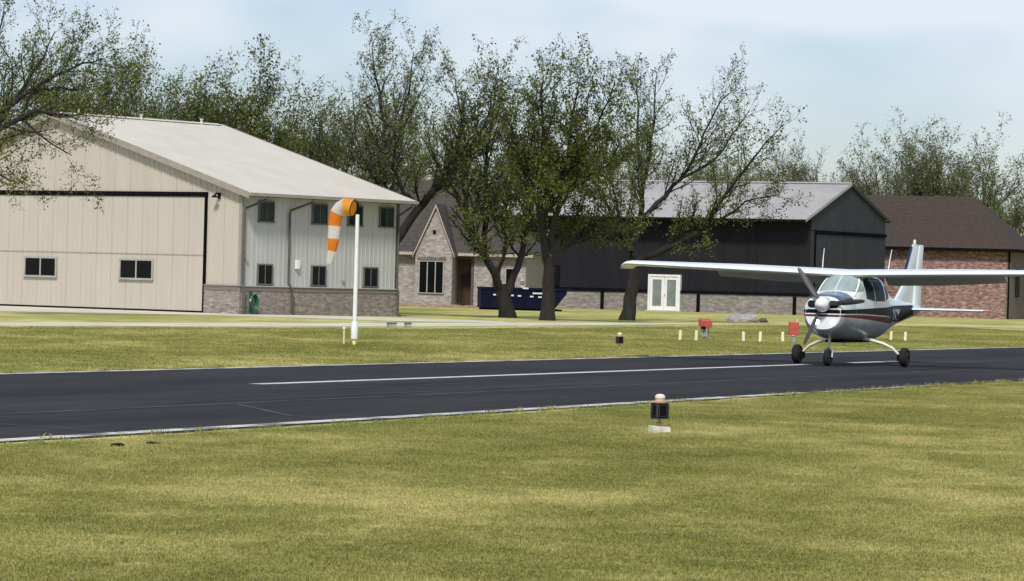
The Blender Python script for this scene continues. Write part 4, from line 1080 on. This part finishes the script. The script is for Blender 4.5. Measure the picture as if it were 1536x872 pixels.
box('belly_shadow', M['mk_black'], AC, -.9, 1.3, -.22, .22, .535, .60, .02)  # added black strip in place of shadow along the belly's lower edge
MB().tube([(.6, .0, .60), (.5, 0, .47)], [.012, .008], 6).build('antenna', M['white'], AC)

# ------------------------------------------------------------------ trees
def norm(v):
    return v/ (math.sqrt(v[0]**2+v[1]**2+v[2]**2)+1e-9)
class Tree:
    def __init__(s, seed):
        s.r = np.random.default_rng(seed); s.br = []; s.lp = []; s.ld = []
    def child(s, pts, t):
        n = len(pts)-1; f = t*n; i = min(int(f), n-1); q = f-i
        return pts[i]*(1-q)+pts[i+1]*q, norm(pts[i+1]-pts[i])
    def poly(s, p, d, L, segs, wob, up):
        pts = [p]
        for i in range(segs):
            d = norm(d + s.r.normal(0, wob, 3) + np.array((0, 0, up)))
            p = p + d*(L/segs); pts.append(p)
        return np.array(pts)
    def grow(s, pts, r0, r1, level, cfg):
        s.br.append((pts, r0, r1, level))
        L = float(np.sum(np.linalg.norm(np.diff(pts, axis=0), axis=1)))
        c = cfg[min(level, len(cfg)-1)]
        if c is None:
            return
        k = max(2, int(round(c['den']*L)))
        ph = s.r.uniform(0, 6.28)
        for i in range(k):
            t = c['t0'] + (1-c['t0'])*((i+s.r.uniform(0, 1))/k)
            p, d = s.child(pts, t)
            a = np.cross(d, np.array((0.3, 0.5, 1.0)) if abs(d[2]) > .9 else np.array((0, 0, 1.0))); a = norm(a); b = np.cross(d, a)
            ph += 2.4 + s.r.normal(0, .4); an = s.r.normal(c['ang'], .16)
            nd = norm(d*math.cos(an)+(a*math.cos(ph)+b*math.sin(ph))*math.sin(an)+np.array((0, 0, c['up'])))
            ln = c['len']*s.r.uniform(.6, 1.25)*(1-.45*t) if c.get('abs') else L*c['len']*s.r.uniform(.6, 1.2)*(1-.5*t)
            rr = max(.006, (r0+(r1-r0)*t)*c['rad'])
            q = s.poly(p, nd, ln, c['seg'], c['wob'], c['trop'])
            s.grow(q, rr, max(.005, rr*.35), level+1, cfg)
        if c.get('leaf'):
            pass
    def leaves_on(s, minlevel, per_m, spread, zfun=None):
        P = []
        for (pts, r0, r1, lv) in s.br:
            if lv < minlevel: continue
            L = float(np.sum(np.linalg.norm(np.diff(pts, axis=0), axis=1)))
            k = s.r.poisson(per_m*L*(zfun(pts[-1]) if zfun else 1.0))
            for i in range(k):
                p, d = s.child(pts, s.r.uniform(.1, 1.0)); P.append(p+s.r.normal(0, spread, 3))
        return np.array(P) if P else np.zeros((0, 3))
    def wood(s, name, m, parent):
        V, F = [], []; base = 0
        for (pts, r0, r1, lv) in s.br:
            n = (9, 6, 5, 3, 3, 3)[min(lv, 5)]; k = len(pts)
            tan = np.gradient(pts, axis=0); tan /= (np.linalg.norm(tan, axis=1)[:, None]+1e-9)
            ref = np.array((0.31, 0.17, 0.94)) if abs(tan[0][2]) < .85 else np.array((1.0, 0.1, 0))
            u = np.cross(tan, ref); u /= (np.linalg.norm(u, axis=1)[:, None]+1e-9); w = np.cross(tan, u)
            rad = np.linspace(r0, r1, k)
            if lv == 0 and getattr(s, 'flare', True) and pts[0][2] < .2:
                rad = rad.copy(); rad[0] *= 1.22
            an = np.arange(n)*2*np.pi/n
            ring = pts[:, None, :] + rad[:, None, None]*(np.cos(an)[None, :, None]*u[:, None, :]+np.sin(an)[None, :, None]*w[:, None, :])
            V.append(ring.reshape(-1, 3))
            i = np.arange(k-1)[:, None]*n; j = np.arange(n)[None, :]; j2 = (j+1) % n
            F.append(np.stack([base+i+j, base+i+j2, base+i+n+j2, base+i+n+j], -1).reshape(-1, 4)); base += k*n
        return fast_mesh(name, np.concatenate(V), np.concatenate(F), m, parent, True)
def fast_mesh(name, V, F, m, parent, smooth=False):
    me = bpy.data.meshes.new(name)
    me.vertices.add(len(V)); me.vertices.foreach_set('co', np.ascontiguousarray(V, dtype=np.float32).ravel())
    k = F.shape[1]
    me.loops.add(F.size); me.loops.foreach_set('vertex_index', np.ascontiguousarray(F, dtype=np.int32).ravel())
    me.polygons.add(len(F)); me.polygons.foreach_set('loop_start', np.arange(0, F.size, k, dtype=np.int32))
    if smooth: me.polygons.foreach_set('use_smooth', np.ones(len(F), dtype=bool))
    me.update(calc_edges=True); me.materials.append(m)
    return mesh_obj(name, me, parent)
def leaf_mesh(name, P, size, m, parent, rng_):
    n = len(P)
    if n == 0: P = np.zeros((1, 3)); n = 1
    a = rng_.normal(0, 1, (n, 3)); a /= np.linalg.norm(a, axis=1)[:, None]
    b = rng_.normal(0, 1, (n, 3)); b = np.cross(a, b); b /= np.linalg.norm(b, axis=1)[:, None]
    c = np.cross(a, b)
    s = size*rng_.uniform(.55, 1.35, (n, 1)); w = s*rng_.uniform(.45, .8, (n, 1))
    V = np.stack([P-a*s*.5, P+b*w*.5+c*s*.1, P+a*s*.5, P-b*w*.5+c*s*.1], 1).reshape(-1, 3)
    F = np.arange(n*4).reshape(-1, 4)
    return fast_mesh(name, V, F, m, parent)

CFG = [dict(den=2.4, t0=.16, ang=.75, up=.22, len=3.0, abs=True, rad=.40, seg=6, wob=.13, trop=.07),
       dict(den=3.6, t0=.12, ang=.7, up=.12, len=.50, rad=.5, seg=4, wob=.16, trop=.06),
       dict(den=3.6, t0=.08, ang=.75, up=.10, len=.55, rad=.6, seg=2, wob=.16, trop=.05),
       None]
def px_tree(name, loc, limbs, radii, seed, label, group, lm, per_m, lsize, zf=None, den=1.0, bark='bark', spread=.10, dysc=1.0, zc=7.0, zk=.88):
    t = empty(name, loc); tag(t, label, 'tree', group)
    T = Tree(seed); rg = T.r
    cfg = [dict(c) if c else None for c in CFG]; cfg[0]['den'] *= den
    c0 = dict(cfg[0]); c0['t0'] = .75
    dirs = []
    starts = {}
    for i, lb in enumerate(limbs):
        # each limb leaves the stem and drifts in depth as it climbs
        th = 0 if i == 0 else rg.uniform(-.55, .55)*dysc
        pts = []; acc = 0.0
        # start depth: inherit from the nearest earlier limb point
        y0 = 0.0
        if i:
            best = min(((abs(lb[0][0]-p[0])+abs((lb[0][1] if lb[0][1] < zc else zc+(lb[0][1]-zc)*zk)-p[2]), p[1]) for q in starts.values() for p in q), key=lambda z: z[0]); y0 = best[1]
        for j, (x, z) in enumerate(lb):
            z = z if z < zc else zc+(z-zc)*zk
            if j: acc += math.hypot(x-lb[j-1][0], z-lb[j-1][1])
            pts.append((x, y0+acc*th, z))
        starts[i] = pts
        P_ = np.array(pts)
        # resample and roughen
        k = max(4, int(acc*2.2)); f = np.linspace(0, len(P_)-1, k)
        P2 = np.stack([np.interp(f, np.arange(len(P_)), P_[:, q]) for q in range(3)], 1)
        P2[1:-1] += rg.normal(0, .035, (k-2, 3))
        if i == 0: T.br.append((P2, radii[0], radii[0]*.72, 0))
        else: T.grow(P2, radii[i]*.80, .016, 0, cfg)
    T.wood('trunk', M[bark], t)
    Pl = T.leaves_on(2, per_m, spread, zf)
    leaf_mesh('crown', Pl, lsize, M[lm], t, rg)
    return t
TG = 'trees between the runway and the houses'
T1 = [[(0.0, -0.06), (-0.15, 0.8), (-0.42, 1.56)], [(-0.28, 1.18), (-0.92, 2.44), (-1.63, 3.7), (-2.11, 4.8), (-2.72, 6.07), (-3.62, 7.48), (-4.14, 9.07)], [(-1.19, 2.91), (-1.21, 4.67), (-1.3, 6.9), (-1.09, 8.83), (-0.93, 11.07), (-0.78, 12.51)], [(-0.06, 1.12), (0.6, 2.96), (0.84, 4.72), (1.04, 6.65), (1.1, 9.21), (0.91, 11.76)], [(-1.94, 4.49), (-2.3, 6.24), (-2.2, 8.16), (-2.57, 10.39), (-2.94, 12.3)], [(-0.6, 2.06), (-0.15, 3.35), (-0.44, 4.69), (-0.08, 6.62), (0.02, 8.86)]]
T2 = [[(0.0, -0.06), (0.02, 1.41), (-0.02, 2.94)], [(-0.11, 2.72), (-0.42, 4.3), (-0.56, 6.14), (-0.41, 8.59), (-0.58, 11.34), (-0.52, 12.41)], [(0.05, 2.72), (0.79, 3.42), (1.76, 4.06), (2.61, 4.23)], [(-0.06, 3.24), (0.32, 5.24), (0.68, 7.7), (0.97, 10.77), (1.17, 12.3)], [(-0.43, 4.46), (0.43, 5.8), (1.63, 6.62), (2.68, 7.51), (3.09, 8.99)], [(-0.55, 5.52), (-1.2, 6.88), (-1.87, 9.16), (-2.41, 11.29)], [(0.56, 6.63), (1.57, 8.64), (2.29, 10.5), (2.71, 12.04)]]
T3 = [[(0.0, -0.06), (0.16, 1.33), (0.35, 2.7)], [(0.28, 2.7), (-0.17, 3.72), (-0.41, 4.56), (-0.74, 6.01), (-1.34, 7.77)], [(0.41, 2.83), (1.37, 3.34), (2.55, 3.86), (3.51, 4.47), (4.25, 5.72), (5.06, 7.04), (5.99, 8.55), (7.03, 9.87)], [(0.07, 3.34), (0.58, 4.84), (0.67, 6.53), (0.94, 8.48), (1.17, 10.76), (1.26, 13.0)], [(0.64, 4.97), (1.46, 5.9), (2.47, 6.97), (3.18, 8.22), (3.5, 9.52), (4.3, 11.32), (5.0, 12.0)], [(0.66, 6.79), (0.28, 8.79), (0.35, 11.06), (-0.09, 12.8)], [(3.45, 4.4), (4.46, 5.14), (5.67, 5.95), (7.28, 6.32)], [(-0.31, 4.17), (-0.98, 5.19), (-1.46, 6.21), (-2.2, 7.17)], [(2.47, 6.97), (4.0, 7.91), (4.93, 9.56), (5.7, 10.88)]]
T4 = [[(0.09, -0.1), (0.17, 1.67), (0.38, 3.43)], [(0.38, 3.4), (1.61, 5.21), (2.6, 6.45), (3.2, 7.64), (3.48, 9.25), (3.73, 11.3)], [(0.24, 2.79), (-0.06, 5.49), (-0.3, 7.39), (-0.22, 9.31), (-0.73, 11.52), (-0.98, 13.4)], [(0.02, 5.17), (-0.66, 6.68), (-1.22, 7.43), (-1.67, 8.79), (-1.87, 11.0)], [(-0.24, 7.55), (0.39, 9.0), (0.82, 10.93), (1.08, 13.0)], [(1.61, 5.21), (0.73, 5.99), (0.22, 7.25), (0.62, 8.85), (1.91, 11.6)], [(2.78, 6.77), (3.77, 7.82), (4.83, 9.76), (4.95, 11.2)]]
T0 = [[(0.0, -0.1), (0.15, 1.75), (0.54, 4.26)], [(0.54, 4.21), (1.68, 6.23), (2.15, 7.29), (2.86, 8.56), (3.45, 9.82), (3.98, 11.4)], [(1.09, 5.07), (2.35, 7.15), (3.63, 7.73), (4.6, 7.7), (5.2, 7.5)], [(1.63, 6.16), (1.33, 8.02), (1.77, 10.27), (2.01, 12.3)], [(3.14, 7.42), (3.96, 6.74), (4.62, 6.26), (5.03, 6.05)], [(0.55, 3.71), (1.41, 5.23), (2.2, 5.35), (2.91, 4.97)], [(2.39, 7.67), (3.85, 9.08), (5.07, 9.86), (5.93, 10.2)], [(2.86, 8.56), (4.0, 8.9), (4.9, 8.8)], [(0.74, 4.26), (-0.58, 6.72), (-1.4, 9.69)]]
low_dense = lambda lo, hi, a, b: (lambda p: a if p[2] < lo else (b if p[2] > hi else a+(b-a)*(p[2]-lo)/(hi-lo)))
px_tree('leaning_tree', (-0.16, 179.6, 0), T1, [.40, .27, .17, .24, .14, .13], 11, 'dark trunked tree leaning towards the beige hangar, in front of the dumpster', TG, 'leaf', 13.0, .125, low_dense(4, 11, 1.3, .6), den=1.1)
px_tree('leafy_tree', (1.66, 171.9, 0), T2, [.34, .24, .14, .20, .15, .15, .12], 12, 'upright tree with grey trunk and the fullest green crown', TG, 'leaf_green', 19, .125, low_dense(7.5, 11.5, 1.4, .45), den=1.35, zc=6.0, zk=.80)
px_tree('spreading_tree', (5.61, 182.0, 0), T3, [.36, .18, .24, .22, .16, .13, .11, .11, .10], 13, 'tree forking low with a thin crown spreading over the charcoal hangar', TG, 'leaf', 10.0, .115, low_dense(5, 11, 1.4, .6), den=1.05)
px_tree('tall_tree', (-6.11, 179.0, 0), T4, [.42, .30, .24, .14, .15, .14, .13], 14, 'tall sparse tree with a leaning limb behind the beige hangar', TG, 'leaf_bud', 11.5, .11, None, den=1.15, zk=.94)
px_tree('foreground_tree', (-21.75, 140.0, 0), T0, [.40, .24, .18, .18, .06, .12, .12, .12, .2], 15, 'tree at the picture edge with twigs hanging over the beige hangar', TG, 'leaf', 13.0, .10, None, den=.85)

# free-grown trees behind the buildings
CFG2 = [dict(den=1.35, t0=.30, ang=.62, up=.30, len=.52, rad=.5, seg=7, wob=.12, trop=.10),
        dict(den=2.1, t0=.2, ang=.7, up=.20, len=.50, rad=.5, seg=5, wob=.15, trop=.08),
        dict(den=3.0, t0=.15, ang=.7, up=.12, len=.52, rad=.5, seg=3, wob=.16, trop=.06),
        dict(den=3.4, t0=.1, ang=.7, up=.08, len=.55, rad=.6, seg=2, wob=.16, trop=.04), None]
def free_tree(name, h, seed, lm, per_m, lsize, spread=.12, zf=None, bark='bark_far', fork=3, t0=.3):
    t = empty(name, (0, 0, 0)); T = Tree(seed); rg = T.r
    cfg = [dict(c) if c else None for c in CFG2]; cfg[0]['t0'] = t0; cfg[0]['len'] = .60
    base = T.poly(np.array((0, 0, -.1)), np.array((rg.normal(0, .06), rg.normal(0, .06), 1.0)), h*.28, 5, .05, .05)
    T.br.append((base, h*.022, h*.017, 0))
    for i in range(fork):
        a = 6.28*i/fork+rg.uniform(-.4, .4); sp = rg.uniform(.35, .9)
        q = T.poly(base[-1], np.array((math.cos(a)*sp, math.sin(a)*sp, 1.0)), h*rg.uniform(.56, .70), 9, .07, .03)
        T.grow(q, h*.0095, .016, 0, cfg)
    T.wood('trunk', M[bark], t)
    leaf_mesh('crown', T.leaves_on(2, per_m, spread, zf), lsize, M[lm], t, rg)
    return t
dens = low_dense(6, 13, 1.4, .5)
protoA = free_tree('background_tree', 14.0, 31, 'leaf_green', 11.0, .16, .18, low_dense(6, 13, 1.7, .5), 'bark', 4)
protoB = free_tree('background_tree', 14.0, 32, 'leaf', 7.5, .15, .16, low_dense(6, 13, 1.3, .6), 'bark', 4)
protoC = free_tree('background_tree', 14.0, 33, 'leaf_bud', 5.5, .15, .15, None, 'bark_far', 4)
protoD = free_tree('bare_tree', 14.0, 34, 'leaf_bud', 1.6, .14, .1, None, 'bark_far', 3, t0=.38)
used = set()
GB = 'trees behind the buildings'
def place(p, x, y, s, rz, label, name=None, sz=None):
    if p.name in used: o = copy_tree(p)
    else: o = p; used.add(p.name)
    o.location = (x, y, 0); o.rotation_euler = (0, 0, rz); o.scale = (s*1.12, s*1.12, s)
    tag(o, label, 'tree', GB)
    return o
A_, B_, C_, D_ = protoA, protoB, protoC, protoD
place(A_, -15.2, 194, .90, .4, 'densest dark green tree rising behind the beige hangar roof')
place(B_, -19.0, 192, .92, 1.9, 'tree behind the beige hangar roof, next to the foreground branches')
place(C_, -17.2, 204, .97, 2.6, 'greyish sparse tree behind the beige hangar roof, farther back')
place(A_, -12.0, 200, .80, 3.1, 'green tree behind the low end of the beige hangar roof')
place(B_, -10.0, 206, .84, 5.0, 'thin tree between the beige hangar and the tall leaning limb')
place(C_, -23.5, 198, 1.0, .9, 'sparse tree behind the peak of the beige hangar')
place(A_, -20.5, 206, .92, 5.2, 'dense green tree farther back, behind the ridge of the beige hangar')
place(C_, -8.0, 200, .88, 3.5, 'grey sparse tree behind the tall leaning limb')
place(B_, -13.5, 212, .92, 1.0, 'thin tree farther back, over the low end of the pale roof')
place(B_, -25.5, 190, 1.0, 2.2, 'tree behind the hidden half of the beige hangar')
ROW = ['grey sparse tree behind the dark house roof, by the beige hangar', 'greener tree behind the dark house roof', 'grey sparse tree behind the leaning trunk and dumpster', 'greener tree behind the fullest green crown',
       'grey sparse tree behind the low forking tree', 'grey sparse tree seen over the charcoal hangar roof through thin branches', 'greener small tree seen just past the branch tips, over the grey metal roof']
for i, (p, x, y, s, rz) in enumerate(((C_, -9.5, 275, .92, .2), (B_, -4.5, 285, .98, 1.2), (C_, 0.5, 278, 1.0, 2.3), (B_, 5.0, 290, .98, 3.6), (C_, 10.0, 284, .95, 4.4), (C_, 14.5, 292, .90, 5.2), (B_, 18.0, 300, .86, .8))):
    place(p, x, y, s, rz, ROW[i])
place(C_, 21.5, 296, .96, 1.4, 'grey twiggy tree over the ridge of the charcoal hangar')
place(D_, 27.0, 290, 1.02, .6, 'nearly bare slender tree between the charcoal hangar and the brown roof')
place(C_, 32.6, 300, 1.10, 2.0, 'broad grey crowned tree behind the brown roof')
place(B_, 35.5, 306, 1.05, 2.9, 'tree close behind the broad grey crowned one')
place(B_, 39.2, 302, .86, 4.0, 'lower tree behind the hip of the brown roof')
place(C_, 42.5, 300, .84, 5.1, 'sparse tree past the hip of the brown roof')
place(A_, 31.4, 312, .80, 1.1, 'low dense green tree behind the brown ridge')
place(A_, 35.2, 316, .80, 2.7, 'low dense green tree behind the broad grey crown')
place(A_, 39.5, 318, .76, 4.2, 'low dense green tree behind the hip end')
place(A_, 25.3, 318, .62, 5.6, 'low dense green tree beside the bare slender one')
place(A_, 20.0, 330, .76, .3, 'low dense green tree behind the charcoal hangar ridge')

place(B_, 24.2, 300, .84, 2.2, 'mid green tree between the charcoal hangar peak and the bare tree')
place(A_, 28.6, 304, .66, 3.3, 'dense green tree just behind the foot of the bare tree')
place(C_, 36.8, 312, 1.12, .7, 'tall grey twiggy tree behind the broad grey crown')
place(A_, 43.0, 308, .72, 1.9, 'dense green tree past the hip end of the brown roof')
place(B_, 30.8, 322, .98, 4.9, 'green tree far back between the bare tree and the broad crown')
place(C_, 17.5, 312, .92, 3.9, 'grey tree far back over the charcoal hangar roof')
# far-off woodland that closes the horizon behind everything
rgw = np.random.default_rng(77)
n = 60000
u = rgw.uniform(-1, 1, n); x = 10+u*110; d = rgw.uniform(360, 400, n)
hmax = 6.5+1.2*np.sin(x*.23)+.8*np.sin(x*.61+1)+rgw.uniform(-.6, .6, n)
z = hmax*rgw.uniform(0, 1, n)**.75
leaf_o = leaf_mesh('woodland', np.stack([x, d, z], 1), .5, M['leaf_far'], None, rgw)
tag(leaf_o, 'distant green woodland closing the view behind the buildings', kind='stuff')

# ------------------------------------------------------------------ grass
def clump(seed, nb, rad_, hgt, wid):
    r = random.Random(seed); V = []; F = []
    for i in range(nb):
        a = r.uniform(0, 6.28); q = rad_*math.sqrt(r.random()); cx, cy = q*math.cos(a), q*math.sin(a)
        h = hgt*r.uniform(.5, 1.25); la = r.uniform(0, 6.28); ln = h*r.uniform(.5, 1.8); w = wid*r.uniform(.6, 1.2)
        sx, sy = -math.sin(la)*w, math.cos(la)*w; tx_, ty = math.cos(la)*ln, math.sin(la)*ln
        b = len(V)
        V += [(cx-sx, cy-sy, -.005), (cx+sx, cy+sy, -.005), (cx+tx_*.45+sx*.7, cy+ty*.45+sy*.7, h*.62), (cx+tx_*.45-sx*.7, cy+ty*.45-sy*.7, h*.62), (cx+tx_, cy+ty, h)]
        F += [(b, b+1, b+2, b+3), (b+3, b+2, b+4)]
    me = bpy.data.meshes.new('grass_clump'); me.from_pydata(V, [], F); me.materials.append(M['blades'])
    return bpy.data.objects.new('grass_clump', me)
def grass_field(name, pts, density, clumps, smin, smax, seed, label):
    cc = bpy.data.collections.new('clumps')
    for c in clumps: cc.objects.link(c)
    o = sheet(name, pts, 0.001, M['lawn'], 'stuff'); o['label'] = label
    ng = bpy.data.node_groups.new(name, 'GeometryNodeTree')
    ng.interface.new_socket('Geometry', in_out='INPUT', socket_type='NodeSocketGeometry'); ng.interface.new_socket('Geometry', in_out='OUTPUT', socket_type='NodeSocketGeometry')
    N_, L_ = ng.nodes, ng.links
    gi, go = N_.new('NodeGroupInput'), N_.new('NodeGroupOutput')
    dp_ = N_.new('GeometryNodeDistributePointsOnFaces'); dp_.inputs['Density'].default_value = density; dp_.inputs['Seed'].default_value = seed
    ci = N_.new('GeometryNodeCollectionInfo'); ci.inputs['Collection'].default_value = cc; ci.inputs['Separate Children'].default_value = True; ci.inputs['Reset Children'].default_value = True
    ip = N_.new('GeometryNodeInstanceOnPoints'); ip.inputs['Pick Instance'].default_value = True
    rv = N_.new('FunctionNodeRandomValue'); rv.data_type = 'FLOAT_VECTOR'; rv.inputs[0].default_value = (-.12, -.12, 0); rv.inputs[1].default_value = (.12, .12, 6.283)
    rs = N_.new('FunctionNodeRandomValue'); rs.data_type = 'FLOAT'; rs.inputs[2].default_value = smin; rs.inputs[3].default_value = smax
    L_.new(gi.outputs[0], dp_.inputs['Mesh']); L_.new(dp_.outputs['Points'], ip.inputs['Points']); L_.new(ci.outputs[0], ip.inputs['Instance'])
    L_.new(rv.outputs[0], ip.inputs['Rotation']); L_.new(rs.outputs[1], ip.inputs['Scale']); L_.new(ip.outputs[0], go.inputs[0])
    md = o.modifiers.new('grass', 'NODES'); md.node_group = ng
    return o
near_cl = [clump(100+i, 60, .15, .0095, .0045) for i in range(14)]+[clump(120, 26, .10, .022, .003)]
far_cl = [clump(140+i, 60, .3, .016, .009) for i in range(5)]
e0 = rw(-22, -.35); e1 = rw(32, -.35)
grass_field('near_grass', [(-5.8, 17), (5.8, 17), (13.5, e1[1]-2), (e1[0], e1[1]), (e0[0], e0[1])], 130, near_cl, .7, 1.3, 3, 'short patchy grass in front of the runway')
f0 = rw(-4, RWW+.15); f1 = rw(110, RWW+.15)
grass_field('far_grass', [(f0[0], f0[1]), (f1[0], f1[1]), (22, 193), (13.4, 177), (9.2, 167.5), (6.2, 156), (1.5, 143), (-3.3, 129.5), (-9.5, 119.5), (-17, 106)], 14, far_cl, .7, 1.3, 5, 'mown grass between the runway and the concrete taxiway')

edge_cl = [clump(160+i, 22, .10, .040, .0045) for i in range(5)]
for (nm_, sa_, sb_, t0_, t1_, dn_, lb_) in (('edge_grass', -.42, .10, -20, 12, 7, 'ragged grass along the near runway edge'), ('edge_grass', -.45, .26, 12, 48, 16, 'thicker grass creeping over the near runway edge'), ('edge_grass', RWW-.12, RWW+.5, -4, 75, 7, 'ragged grass along the far runway edge')):
    grass_field(nm_, [rw(t0_, sa_), rw(t1_, sa_), rw(t1_, sb_), rw(t0_, sb_)], dn_, edge_cl, .6, 1.5, 9, lb_)
